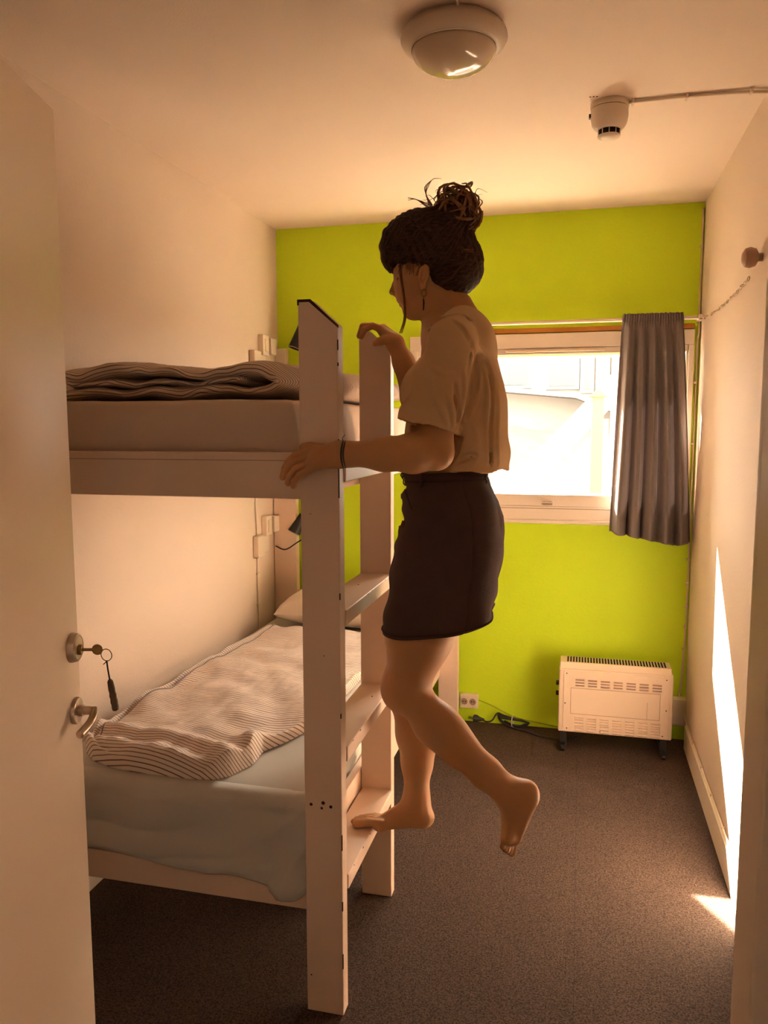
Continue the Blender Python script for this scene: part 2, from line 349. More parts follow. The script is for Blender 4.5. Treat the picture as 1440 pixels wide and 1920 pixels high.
obj('detector_body', MB().lathe([(.056, -.018), (.057, -.04), (.053, -.062), (.047, -.072), (.039, -.079), (.036, -.080)], (sx, sy, H), n=40), M_plastic, t, auto=.8)
obj('vent_core', MB().lathe([(.0325, -.079), (.0325, -.096)], (sx, sy, H), n=32), M_dark, t)
for k in range(10):
    a = 2*math.pi*k/10+.3
    obj('vent_rib', MB().box(sx+.034*math.cos(a)-.0015, sx+.034*math.cos(a)+.0015, sy+.034*math.sin(a)-.0015, sy+.034*math.sin(a)+.0015, H-.097, H-.078), M_plastic, t)
obj('detector_cap', MB().lathe([(.035, -.096), (.033, -.101), (.020, -.107), (.004, -.109)], (sx, sy, H), n=32), M_plastic, t, auto=.9)
obj('test_light', MB().box(sx-.062, sx-.055, sy-.012, sy+.004, H-.042, H-.030), M_black, t, bevel=.001)
m = MB(); cz = H-.006
t = thing('detector_cable', 'pale cable clipped across the ceiling from smoke detector to right wall', 'cable', (.3, 2.66, H))
obj('cable', MB().tube(crv([(.115, 2.655, cz), (.25, 2.65, cz), (.40, 2.655, cz), (.47, 2.66, cz-.002), (XR-.001, 2.672, cz-.001)], 6), .005, 8), M_cable, t, smooth=True)
for x in (.13, .285, .465): obj('cable_clip', MB().box(x-.004, x+.004, 2.64, 2.668, H-.014, H), M_cable, t, bevel=.002)
# stray screw holes in the ceiling
for i, (x, y) in enumerate(((.002, 2.60), (.012, 2.60), (.022, 2.602))):
    obj('screw_hole', MB().lathe([(.003, 0), (.003, -.0006)], (x, y, H), n=8), M_dark, bpy.data.objects['ceiling'])

# ------------------------------------------------------------------ cables, sockets, chain on the walls
t = thing('corner_cable', 'thin cream cable clipped down the right corner beside the window to the trunking box', 'cable', (.505, YB-.01, .2))
cp = [(.507, YB-.006, 2.47), (.507, YB-.006, 2.2), (.507, YB-.006, 2.02), (.506, YB-.03, 1.93), (.503, YB-.012, 1.86), (.504, YB-.006, 1.5), (.504, YB-.006, 1.0), (.505, YB-.006, .8), (.503, YB-.006, .55), (.499, YB-.006, .42), (.492, YB-.008, .28), (.484, YB-.008, .21)]
obj('cable', MB().tube(crv(cp, 5), .0042, 8), M_cable, t, smooth=True)
for z, x in ((2.305, .507), (1.70, .504), (1.42, .504), (.88, .505), (.77, .505), (.655, .504), (.555, .503), (.45, .500)):
    obj('cable_clip', MB().box(x-.010, x+.004, YB-.013, YB, z-.005, z+.005), M_cable, t, bevel=.002)
setp(obj('trunking_box', MB().box(.40, XR-.001, YB-.05, YB, .085, .215), M_plastic, bevel=.004), 'cream trunking box low on the green wall behind the heater\'s right end', 'trunking')
t = thing('skirting_cable', 'cream cable clipped along the top of the right baseboard', 'cable', (XR-.01, 3.2, .12))
obj('cable', MB().tube(crv([(XR-.008, 3.86, .150), (XR-.006, 3.80, .128), (XR-.006, 3.4, .122), (XR-.006, 3.0, .123), (XR-.006, 2.5, .122), (XR-.006, 1.6, .122)], 6), .0042, 8), M_cable, t, smooth=True)
for y in (3.82, 3.55, 3.3, 3.05, 2.8): obj('cable_clip', MB().box(XR-.012, XR, y-.004, y+.004, .119, .131), M_cable, t, bevel=.002)
# double socket
t = thing('wall_socket', 'cream double power socket low on the green wall beside the bunk bed', 'socket', (-.520, YB, .07))
obj('socket_plate', MB().box(-.566, -.474, YB-.035, YB, .080, .150), M_plastic, t, bevel=.004)
for x in (-.543, -.500):
    obj('socket_well', MB().lathe([(.0165, .0005), (.0165, .002), (.0145, .0022), (.0135, .0006)], (x, YB-.035, .115), (0, -1, 0), 24), M_louv, t, auto=.5)
    for dz_ in (-.006, .006): obj('pin_hole', MB().lathe([(.0028, 0), (.0028, .003)], (x+dz_, YB-.035, .115), (0, -1, 0), 8), M_dark, t)
m = MB().tube(crv([(-.566, YB-.012, .122), (-.60, YB-.012, .118), (-.64, YB-.012, .110), (-.70, YB-.02, .10)], 5), .004, 8); m.tube(crv([(-.568, YB-.02, .115), (-.60, YB-.03, .128), (-.66, YB-.03, .14)], 5), .003, 8)
setp(obj('socket_cable', m, M_cable), 'cream cables entering the low double socket from behind the bed', 'cable')
m = MB().tube(crv([(-.474, YB-.006, .118), (-.40, YB-.005, .092), (-.30, YB-.005, .048), (-.20, YB-.005, .028), (-.08, YB-.005, .012), (0, YB-.005, .010), (.3, YB-.005, .010)], 6), .0032, 8)
setp(obj('painted_cable', m, M_greencable, smooth=True), 'lime green painted cable sagging along the wall from the double socket', 'cable')
# coiled heater cord on the floor
t = thing('power_cord', 'black power cord coiled and tied on the carpet below the double socket', 'power cord', (-.36, 3.86, 0))
m = MB(); pts = [(-.455, 3.862, .035), (-.43, 3.86, .022), (-.40, 3.862, .03)]
for k in range(3):
    a = .014*k
    pts += [(-.375+a*.3, 3.872-.004*k, .066-a*.5), (-.345, 3.868-.006*k, .060-a*.4), (-.29+a, 3.868-.003*k, .046-a*.2), (-.245+a, 3.866, .040-a*.3), (-.222-a*.6, 3.862-.005*k, .028), (-.245-a*.5, 3.858, .014+a*.1), (-.30, 3.858-.004*k, .016+a*.2), (-.352+a*.5, 3.862, .024+a*.3)]
pts += [(-.30, 3.84, .010), (-.23, 3.82, .006), (-.16, 3.78, .005), (-.08, 3.76, .005), (-.03, 3.77, .005), (0.02, 3.80, .012)]
obj('cord', MB().tube(crv(pts, 6), .0042, 8), M_black, t, smooth=True)
m = MB(); m.lathe([(.010, 0), (.019, .004), (.0195, .02), (.012, .032), (.007, .05), (.005, .058)], (-.497, 3.862, .033), (1, 0, -.05), 20)
for dy in (-.009, .009): m.tube([(-.497, 3.862+dy, .033), (-.52, 3.862+dy, .036)], .0022, 8)
obj('plug', m, M_black, t, auto=.7)
obj('cord_tie', MB().tube([(-.298+.003*math.cos(a), 3.862+.022*math.cos(a), .032+.030*math.sin(a)) for a in [2*math.pi*k/20 for k in range(20)]], .0028, 6, closed=True), M_plastic, t, smooth=True)
# chain along the right wall
t = thing('wall_chain', 'thin chain strung along the right wall from curtain rod to round knob', 'chain', (XR-.02, 3.1, 1.95))
a = Vector((XR-.012, 3.80, 1.975)); b = Vector((XR-.020, 2.72, 1.965)); n = 34; m = MB()
for k in range(n):
    c = a.lerp(b, (k+.5)/n) + Vector((0, 0, -.04*4*((k+.5)/n)*(1-(k+.5)/n)*.5)); h = .5*(b-a).length/n*1.22; dr = (b-a).normalized()
    sd = Vector((0, 0, 1)) if k % 2 else Vector((1, 0, 0))
    obj('chain_link', MB().tube([c + dr*h*math.cos(q) + sd*.0065*math.sin(q) for q in [2*math.pi*j/12 for j in range(12)]], .0014, 5, closed=True), M_cable if k % 3 else M_brass, t, smooth=True)
t = thing('coat_hook', 'round brown wooden coat knob high on the right wall', 'coat hook', (XR, 2.70, 2.0))
obj('knob', MB().lathe([(.012, 0), (.012, .012), (.026, .020), (.031, .036), (.027, .050), (.014, .058), (.002, .060)], (XR, 2.64, 2.010), (-1, 0, 0), 32), mat('knob_wood', (.42, .24, .15), .5), t, auto=.6)

# left wall boxes by the bunk heads
def boxes(z, lab):
    t = thing('switch_box', lab + ', two small boxes joined by trunking on the left wall', 'switch', (XL, 3.6, z), 'bedside electric boxes on the left wall')
    obj('junction_box', MB().box(XL, XL+.030, 3.535, 3.615, z-.055, z+.050), M_plastic, t, bevel=.004)
    obj('trunking', MB().box(XL, XL+.018, 3.615, 3.70, z-.045, z+.035), M_plastic, t, bevel=.002)
    obj('bridge_trunking', MB().box(XL, XL+.016, 3.665, 3.69, z+.02, z+.07), M_plastic, t, bevel=.002)
    obj('wall_switch', MB().box(XL, XL+.028, 3.645, 3.72, z+.035, z+.135), M_plastic, t, bevel=.004)
    obj('rocker', MB().box(XL+.026, XL+.034, 3.663, 3.702, z+.055, z+.115), M_trim, t, bevel=.002)
    obj('socket_box', MB().box(XL, XL+.035, 3.735, 3.80, z+.045, z+.125), M_plastic, t, bevel=.004)
    return t
boxes(.925, 'lower bunk\'s cream switch set'); boxes(1.815, 'upper bunk\'s cream switch set')
setp(obj('end_box', MB().box(XL+.001, XL+.06, YB-.045, YB-.001, 1.70, 1.90), M_plastic, bevel=.004), 'upright cream box in the far left corner above the upper bunk', 'electric box')
t = thing('wall_cable', 'thin cable running down the left wall from the lower switch set', 'cable', (XL, 3.575, .6))
obj('cable', MB().tube(crv([(XL+.005, 3.555, 1.75), (XL+.005, 3.558, 1.3), (XL+.005, 3.575, .98), (XL+.005, 3.572, .8), (XL+.005, 3.578, .5), (XL+.005, 3.578, .1)], 6), .0036, 8), M_cable, t, smooth=True)
for z in (.785, .63): obj('cable_clip', MB().box(XL, XL+.012, 3.565, 3.588, z-.004, z+.004), M_cable, t, bevel=.001)
# reading lamps
def rlamp(c, tip, arm, lab):
    t = thing('reading_lamp', lab, 'lamp', arm[-1], 'black reading lamps at the bunk heads')
    c = Vector(c); tip = Vector(tip); ax = (tip-c).normalized(); Ln = (tip-c).length
    obj('lamp_shade', MB().lathe([(.014, 0), (.020, .006), (.026, Ln*.5), (.034, Ln), (.031, Ln), (.024, Ln*.5)], c, ax, 28), M_black, t, auto=.6)
    obj('shade_rim', MB().tube([tip + (ax.orthogonal().normalized()*math.cos(q) + ax.cross(ax.orthogonal().normalized())*math.sin(q))*.034 for q in [2*math.pi*k/24 for k in range(24)]], .002, 6, closed=True), M_metal, t, smooth=True)
    obj('bulb', MB().lathe([(.012, 0), (.02, .02), (.016, .034), (.002, .04)], c+ax*(Ln-.045), ax, 16), M_trim, t, smooth=True)
    obj('lamp_arm', MB().tube(crv(arm, 6), .0035, 8), M_black, t, smooth=True)
rlamp((-1.375, 3.82, 1.055), (-1.420, 3.80, .962), [(-1.375, 3.79, 1.055), (-1.34, 3.782, 1.00), (-1.355, 3.782, .945), (-1.40, 3.782, .912), (-1.463, 3.782, .875), (-1.515, 3.782, .892)], 'black reading lamp on the wall at the head of the lower bunk')
rlamp((-1.368, 3.86, 2.04), (-1.412, 3.83, 1.895), [(-1.368, 3.86, 2.03), (-1.35, 3.865, 1.87), (-1.39, 3.87, 1.80), (-1.43, 3.875, 1.73), (-1.45, 3.88, 1.66)], 'black reading lamp against the green wall above the upper bunk, behind the post')

# ------------------------------------------------------------------ heater
HY, HB = 3.665, 3.80
ht = thing('convector_heater', 'cream portable convector heater on small feet against the green wall', 'heater', (.17, 3.73, 0))
x0, x1, z0, z1 = -.072, .432, .082, .385
obj('heater_case', MB().box(x0, x1, HY, HB, z0, z1), M_heater, ht, bevel=.006)
obj('front_panel', MB().box(x0+.022, x1-.016, HY-.004, HY+.002, z0+.006, z1-.008), M_heater, ht, bevel=.0015)
obj('top_hood', MB().prism([(HY+.004, z1), (HY+.022, z1+.026), (HB-.012, z1+.026), (HB-.002, z1)], 'x', x0+.004, x1-.008), M_heater, ht, bevel=.003)
for k in range(34):
    x = x0+.035+k*.0131
    obj('grille_slot', MB().prism([(HY+.032, z1+.0255), (HY+.034, z1+.0275), (HB-.024, z1+.0275), (HB-.022, z1+.0255)], 'x', x, x+.0075), M_dark, ht)
for c in range(7):
    xc = x0+.075+c*.0565
    for r in range(3): obj('louvre', MB().prism([(HY-.004, z1-.052-r*.013), (HY-.0085, z1-.049-r*.013), (HY-.004, z1-.045-r*.013)], 'x', xc, xc+.040), M_louv, ht)
    for r in range(6): obj('louvre', MB().prism([(HY-.004, z0+.078-r*.0125), (HY-.008, z0+.076-r*.0125), (HY-.004, z0+.071-r*.0125)], 'x', xc, xc+.040), M_heater, ht)
m = MB(); px0, px1, pz0, pz1 = x0+.055, x1-.055, z0+.092, z1-.088
for a, b in (((px0, pz0), (px1, pz0)), ((px1, pz0), (px1, pz1)), ((px1, pz1), (px0, pz1)), ((px0, pz1), (px0, pz0)), ((x1-.11, pz0), (x1-.11, pz0+.08))):
    m.tube([(a[0], HY-.004, a[1]), (b[0], HY-.004, b[1])], .0011, 5)
obj('panel_crease', m, M_louv, ht)
for x, z in ((x0+.04, z0+.02), (x1-.04, z0+.02), (x0+.19, z0+.015), (x1-.03, z1-.02), (x0+.035, z1-.02), (x1-.028, z0+.14), (x0+.03, z0+.14)):
    obj('panel_screw', MB().lathe([(.003, 0), (.0025, .002)], (x, HY-.004, z), (0, -1, 0), 8), M_worn, ht)
for z in (z0+.165, z0+.215): obj('control_knob', MB().lathe([(.011, 0), (.011, .012), (.009, .014)], (x0, HY+.06, z), (-1, 0, 0), 16), M_black, ht, auto=.5)
for x in (x0+.025, x1-.035):
    m = MB(); m.box(x-.015, x+.015, HY+.005, HY+.03, .012, z0+.005); m.box(x-.012, x+.012, HY-.03, HB+.04, .016, .030)
    obj('heater_foot', m, M_black, ht, bevel=.002)
    for y in (HY-.025, HB+.02): obj('castor', MB().lathe([(.013, -.008), (.014, 0), (.013, .008)], (x, y, .0135), (1, 0, 0), 16), M_black, ht, auto=.5)

# ------------------------------------------------------------------ bunk bed
bed = thing('bunk_bed', 'cream painted wooden bunk bed with ladder, worn post tops, along left wall', 'bed', (-1.1, 2.8, 0))
PX0, PX1 = -.655, -.557
def post(y, top, worn=True):
    o = obj('post', MB().prism([(PX0, 0), (PX1, 0), (PX1, top-.062), (PX0+.030, top), (PX0, top)], 'y', y, y+.042), M_post, bed, bevel=.0025)
    if not worn: return o
    m = MB()
    m.prism([(PX0-.001, top+.0008), (PX0+.031, top+.0008), (PX1+.0008, top-.061), (PX1+.0008, top-.067), (PX0+.028, top-.0055), (PX0+.003, top-.0055), (PX0+.003, top-.012), (PX0-.001, top-.012)], 'y', y-.0012, y+.004)
    obj('worn_edge', m, M_worn, o)
    return o
p1 = post(1.80, 1.806); p2 = post(2.33, 1.792, False)
for x, z, r in ((-.638, .563, .0042), (-.606, .570, .0048), (-.610, .556, .0032), (-.586, .562, .0042), (-.643, .10, .002), (-.60, .95, .0014), (-.63, 1.3, .0012)):
    obj('screw_hole', MB().lathe([(r, 0), (r*.9, .0008)], (x, 1.80, z), (0, -1, 0), 12), M_worn, p1)
m = MB()
for z, h_, x in ((1.70, .012, PX1), (1.655, .004, PX1), (1.43, .05, PX1), (1.36, .02, PX1), (.47, .02, PX1), (.30, .012, PX1), (.80, .006, PX1), (.15, .02, PX1), (1.1, .008, PX1)):
    m.box(x-.0015, x+.0006, 1.7985, 1.803, z-h_, z+h_)
setp(obj('chipped_edge', m, M_worn, p1), kind='stuff')
obj('post', MB().box(PX0-.01, PX1-.01, 3.80, 3.845, 0, 1.47), M_post, bed, bevel=.0025)
obj('post', MB().box(XL+.004, XL+.125, 3.80, 3.845, 0, 1.46), M_post, bed, bevel=.0025)
obj('post', MB().box(XL+.004, XL+.104, 1.80, 1.845, 0, 1.74), M_post, bed, bevel=.0025)
for z in (.3225, .665, 1.018, 1.375):
    r = obj('ladder_rung', MB().box(-.652, -.553, 1.842, 2.330, z, z+.040), M_post, bed, bevel=.003)
    rr_ = random.Random(int(z*100)); m = MB()
    for k in range(3):
        y = rr_.uniform(1.86, 2.25); m.box(-.5545, -.5526, y, y+rr_.uniform(.003, .008), z+.0365, z+.0385)
    y = rr_.uniform(2.1, 2.3); x = rr_.uniform(-.62, -.58); m.box(x, x+.004, y, y+.008, z+.0395, z+.0403)
    setp(obj('chipped_paint', m, M_worn, r), kind='stuff')
for z0, z1, n in ((1.333, 1.447, 'upper'), (.262, .345, 'lower')):
    obj('end_rail', MB().box(XL+.1, PX0-.001, 1.822, 1.848, z0, z1), M_post, bed, bevel=.003)
    obj('end_rail', MB().box(XL+.1, PX0-.001, 3.80, 3.83, z0, z1), M_post, bed, bevel=.003)
    obj('side_rail', MB().box(PX0-.026, PX0-.001, 1.85, 3.80, z0, z1+(.08 if n == 'lower' else 0)), M_post, bed, bevel=.003)
    obj('side_rail', MB().box(XL+.004, XL+.03, 1.85, 3.80, z0, z1), M_post, bed, bevel=.003)
    for k in range(14):
        y = 1.90+k*.14
        obj('bed_slat', MB().box(XL+.03, PX0-.027, y, y+.07, z0+.03, z0+.045), M_post, bed)
obj('rail_groove', MB().box(XL+.1, PX0-.002, 1.8212, 1.824, 1.4265, 1.4282), M_louv, bed)
obj('headboard', MB().box(XL+.125, PX0-.012, 3.815, 3.835, .345, .66), M_post, bed, bevel=.003)

def mattress(name, lab, x0, x1, y0, y1, z0, z1, mt, seed, hem=None):
    def hgt(x, y):
        e = min(x-x0, x1-x, y-y0, y1-y); r = .035
        k = 1-(1-min(1, max(0, e)/r))**2.2
        return k
    t = thing(name, lab, 'mattress', ((x0+x1)/2, (y0+y1)/2, z0))
    nx, ny = 60, 110; m = MB(); idx = {}
    def pos(i, j):
        # rounded coordinates: cluster near edges
        u = i/nx; v = j/ny
        f = lambda q: .5-.5*math.cos(math.pi*q)
        u = .6*f(u)+.4*u; v = .7*f(v)+.3*v
        x = x0+(x1-x0)*u; y = y0+(y1-y0)*v
        z = z1-.03+.03*math.sqrt(max(0, hgt(x, y))) + .005*nz(x*4, y*3, seed) + .0025*nz(x*12, y*8, seed+2)
        return (x, y, z)
    vs = [pos(i, j) for j in range(ny+1) for i in range(nx+1)]
    m.add(vs, [(j*(nx+1)+i, j*(nx+1)+i+1, (j+1)*(nx+1)+i+1, (j+1)*(nx+1)+i) for j in range(ny) for i in range(nx)])
    # sides
    ring = [(i, 0) for i in range(nx+1)] + [(nx, j) for j in range(1, ny+1)] + [(i, ny) for i in range(nx-1, -1, -1)] + [(0, j) for j in range(ny-1, 0, -1)]
    base = [j*(nx+1)+i for i, j in ring]; L_ = 14; prev = base; n = len(base)
    cx, cy = (x0+x1)/2, (y0+y1)/2
    for l in range(1, L_+1):
        tt = l/L_; cur = []
        for (i, j), b in zip(ring, base):
            p = m.v[b]; x, y, z = p
            bl = .010*math.sin(math.pi*min(1, tt*1.1)) ; 
            s = x*1.0+y*.6
            w = .006*math.sin((x*5+y*5)*7 + tt*4 + seed)*tt + .010*nz(x*7+tt*2.5, y*7, tt*1.6+seed)*tt
            ex = (1 if i == nx else -1 if i == 0 else 0); ey = (1 if j == ny else -1 if j == 0 else 0)
            zz = z + (z0-z)*tt
            if hem: zz, w = hem(x, y, z, tt, w, j == 0 or (i == nx and y < y0+.25))
            cur.append(len(m.v)); m.v.append((x+ex*(bl+w), y+ey*(bl+w), zz))
        for k in range(n): m.f.append((prev[k], cur[k], cur[(k+1) % n], prev[(k+1) % n]))
        prev = cur
    m.f.append(tuple(prev))
    obj('sheet', m, mt, t, smooth=True)
    return t
mattress('mattress', 'upper bunk mattress in a tan sheet, above the top rail', XL+.035, -.690, 1.862, 3.78, 1.40, 1.578, M_sheet_u, 3.)
def hemf(x, y, z, tt, w, front):
    u = (x+1.5)/.84
    zb = .33
    amp = .6*w
    # pulled drapes converge to the near right corner
    dx = (-.66-x); amp += .012*tt*math.exp(-dx*3.2)*math.sin(22*math.atan2(z+(zb-z)*tt-.50, dx+.05)*1.0+2)*(1 if front else .2)
    amp += .006*tt*math.sin(14*(x*.5+(1-tt)*.35)+1)
    if y < 1.90: amp = -.006*tt-.004
    return z+(zb-z)*tt, amp
mattress('mattress', 'lower bunk mattress in a pale blue-grey fitted sheet', XL+.035, -.690, 1.866, 3.78, .315, .538, M_sheet_l, 5., hemf)
# loose hem of the lower sheet hanging over the end rail
def hang(u, v):
    x = XL+.11 + (-.652-(XL+.11))*u
    zt = .5435; zb = .352-.062*max(0, (u-.30)/.70)**1.3 + .010*math.sin(u*9+1) - (.012 if u > .85 else 0)
    if u > .93: zb += .05*((u-.93)/.07)**2
    z = zt+(zb-zt)*v
    dx = (-.645-x); ang = math.atan2(z-.56, dx+.03)
    y = 1.900 - .045*math.sqrt(1-(1-min(1, v/.12))**2) - .042*min(1, v*1.1)**.9 - .034*(.45-abs(math.sin(ang*6.5+1+.8*nz(u*4, v*3)))**.7)*min(1, v*1.6)*math.exp(-dx*3.0) + .012*nz(u*3.2-v*.8, v*2.2+u*2.5, 2)*v + .016*(.4-abs(math.sin(6.5*(u*.9+v*1.1)+1.5*nz(u*3, v*2)))**.7)*v*(1-.5*u)
    if u > .86: y -= .010*math.sin(math.pi*min(1, (u-.86)/.14))*v
    if u > .90: x += .012*math.sin(math.pi*v)*((u-.9)/.1); y -= 0.004
    if v > .93: y += .007*(v-.93)/.07
    return (x, min(y, 1.8195 if v > .55 and z < .36 else y), z)
o = obj('hanging_sheet_edge', MB().grid(hang, 120, 40), M_sheet_l, None, smooth=True, recalc=False)
lowm = [q for q in bpy.data.objects if q.name.startswith('mattress') and 'lower' in q.get('label', '')][0]
wl = o.location.copy(); o.parent = lowm; o.location = wl - lowm.location
s = o.modifiers.new('thick', 'SOLIDIFY'); s.thickness = .003; s.offset = 0

# pillow at the head of the lower bunk
def pillow(name, lab, cx, cy, cz, lx, ly, h, mt, seed):
    m = MB(); n = 36; vs = []; 
    for sgn in (1, -1):
        for j in range(n+1):
            for i in range(n+1):
                u = i/n*2-1; v = j/n*2-1
                e = max(0, (1-abs(u)**2.6)*(1-abs(v)**2.6)); sh = 1-.07*(1-abs(u))*abs(v)**3 - .0
                z = h*e**.42*(1+.12*nz(u*2.5, v*2.5, seed*sgn))
                vs.append((cx+lx*u*(1-.06*(1-abs(v)**2))+.004*nz(u*5, v*5, seed), cy+ly*v*(1-.08*(1-abs(u)**2)), cz+(z if sgn > 0 else -z*.55)))
    k = (n+1)**2; fs = []
    for j in range(n):
        for i in range(n):
            a = j*(n+1)+i; fs.append((a, a+1, a+n+2, a+n+1)); fs.append((k+a, k+a+n+1, k+a+n+2, k+a+1))
    m.add(vs, fs); return setp(obj(name, m, mt, None, smooth=True), lab, 'pillow')
pillow('pillow', 'cream pillow at the far head end of the lower bunk', -1.06, 3.61, .618, .34, .165, .125, M_pillow, 3)

# ------------------------------------------------------------------ lower duvet
def interp(tab, y):
    for (a, p), (b, q) in zip(tab, tab[1:]):
        if y <= b: return p+(q-p)*max(0, (y-a))/(b-a)
    return tab[-1][1]
LE = [(1.895, -1.20), (1.915, -1.28), (1.945, -1.36), (1.985, -1.41), (2.06, -1.43), (2.2, -1.455), (2.9, -1.445), (3.4, -1.40), (3.62, -1.375)]
RE = [(1.895, -1.00), (1.912, -.955), (1.945, -.925), (2.03, -.895), (2.12, -.90), (2.2, -.86), (2.3, -.825), (2.6, -.80), (3.2, -.79), (3.62, -.80)]
ZT = .541
def duv(u, v):
    y = 1.895+(3.42-1.895)*v**1.2
    x = interp(LE, y)+(interp(RE, y)-interp(LE, y))*(.5-.5*math.cos(math.pi*u))
    w = interp(RE, y)-interp(LE, y); e = min(u, 1-u)*w*1.2; ev = min(y-1.895, 3.42-y)
    k = min(1, max(0, min(e, ev*1.4))/.045); r = math.sqrt(max(0, 1-(1-k)**2))
    near = math.exp(-((y-2.0)/.16)**2)
    z = .036 + .020*near + .014*nz(x*5, y*4, 1) + .016*nz(x*9+y*3, y*7, 2) + .010*abs(nz(x*16, y*9-x*8, 5))
    z += .012*near*math.sin(38*(y-2.0)+14*(x+1.1)*1.0+5*nz(x*4, y*4, 9)) + .010*math.exp(-((x+.91+.1*(y-2))/.03)**2)*math.exp(-((y-2.08)/.08)**2)
    z -= .020*math.exp(-((e-.085)/.016)**2)*(1 if u < .5 else .0)*min(1, ev/.15)
    return (x, y, ZT + max(.001, z*r))
nu, nv = 110, 190
m = MB().grid(duv, nu, nv)
uv = []
for j in range(nv+1):
    for i in range(nu+1):
        x, y, z = m.v[j*(nu+1)+i]; nr = math.exp(-((y-1.97)/.17)**2)
        uv.append((x, y*1.0 + .22*nr*(x+1.1) + .05*nz(x*3, y*3, 4) + (z-ZT)*.8))
b0 = len(m.v)
for j in range(nv+1):
    for i in range(nu+1): p = m.v[j*(nu+1)+i]; m.v.append((p[0], p[1], ZT)); uv.append(uv[j*(nu+1)+i])
ringi = [i for i in range(nu+1)] + [j*(nu+1)+nu for j in range(1, nv+1)] + [nv*(nu+1)+i for i in range(nu-1, -1, -1)] + [j*(nu+1) for j in range(nv-1, 0, -1)]
for k in range(len(ringi)): a, b = ringi[k], ringi[(k+1) % len(ringi)]; m.f.append((a, b0+a, b0+b, b))
m.f.append(tuple(b0+a for a in ringi))
t = thing('striped_duvet', 'thin brown-striped duvet spread over the lower bunk, near end folded under', 'duvet', (-1.12, 2.7, ZT))
obj('duvet_cover', m, M_stripe, t, smooth=True, uv=uv)
m = MB(); m.tube([Vector(duv(.155+.02*math.sin(k*.12), k/150))+Vector((0, 0, .002)) for k in range(15, 150)], .0022, 6)
obj('duvet_seam', m, mat('seam_grey', (.30, .25, .24), .9), t, smooth=True)
# ------------------------------------------------------------------ folded duvet on the upper bunk
def sweep(path, W0, W1, th, seed, name, parent, lap=0.0):
    P = crv(path, 14); n = len(P); q = 72; m = MB(); uv = []; acc = 0; sl_ = 0
    for i, p in enumerate(P):
        s = i/(n-1)
        tg = (P[min(i+1, n-1)]-P[max(i-1, 0)]).normalized(); nm = Vector((-tg.z, 0, tg.x))
        if i: sl_ += (P[i]-P[i-1]).length
        endk = min(1, min(s, 1-s)/.05); endk = math.sqrt(max(.0, 1-(1-endk)**2))*.92+.08
        acc = 0; last = None
        for k in range(q):
            a = 2*math.pi*k/q; ca, sa = math.cos(a), math.sin(a)
            yy = (W0+W1)/2 + (W1-W0)/2*math.copysign(abs(ca)**.32, ca)*(.985+.015*endk)
            yy += .012*nz(sl_*6, a*.4, seed) + .006*nz(sl_*18, a, seed+1)
            tt_ = th*.5*math.copysign(abs(sa)**.75, sa)*endk*(1+.25*nz(sl_*5, yy*4, seed+3))
            wv = .011*nz(sl_*7, yy*3, seed+5) + .005*nz(sl_*20, yy*6, seed)
            xs = .11*max(0, min(1, (yy-1.97)/.7))*max(0, (p.x+1.45)/.65)
            pt = p + nm*(tt_*(1.0+.25*math.sin(sl_*16+seed))+wv+.004*math.sin(sl_*34+yy*30+2*nz(sl_*4, yy))) ; pt = Vector((pt.x+xs, yy, max(1.581, pt.z)))
            m.v.append(tuple(pt))
            if last is not None: acc += ((pt.y-last.y)**2+(pt.z-last.z)**2)**.5
            last = pt; uv.append((sl_, acc+.02*nz(sl_*4, 0, seed)))
    for i in range(n-1):
        for k in range(q): m.f.append((i*q+k, i*q+(k+1) % q, (i+1)*q+(k+1) % q, (i+1)*q+k))
    m.f += [tuple(range(q))[::-1], tuple(range((n-1)*q, n*q))]
    return obj(name, m, M_stripe_u, parent, smooth=True, uv=uv)
t = thing('folded_duvet', 'brown-striped duvet folded into layers on the upper bunk mattress', 'duvet', (-1.1, 2.3, 1.578))
sweep([(-1.465, 0, 1.600), (-1.35, 0, 1.602), (-1.15, 0, 1.602), (-.95, 0, 1.603), (-.83, 0, 1.606), (-.775, 0, 1.622), (-.79, 0, 1.645), (-.86, 0, 1.658), (-1.0, 0, 1.650), (-1.12, 0, 1.661), (-1.28, 0, 1.664), (-1.36, 0, 1.655), (-1.44, 0, 1.652)], 1.955, 2.95, .046, 1., 'duvet_layer', t)
sweep([(-1.42, 0, 1.632), (-1.3, 0, 1.632), (-1.15, 0, 1.630), (-1.0, 0, 1.628), (-.87, 0, 1.628)], 1.965, 2.9, .030, 6., 'duvet_layer', t)

def W(a, b, y):
    # point of the figure from its profile-drawing coordinates (a across, b down) on the upright plane at depth y
    t = (a-720)/1482.94; s = -(b-960)/1482.94
    d = _fw + _rr*t + _uu*s; k = y/d.y
    return (d.x*k, y, 1.5156+d.z*k)

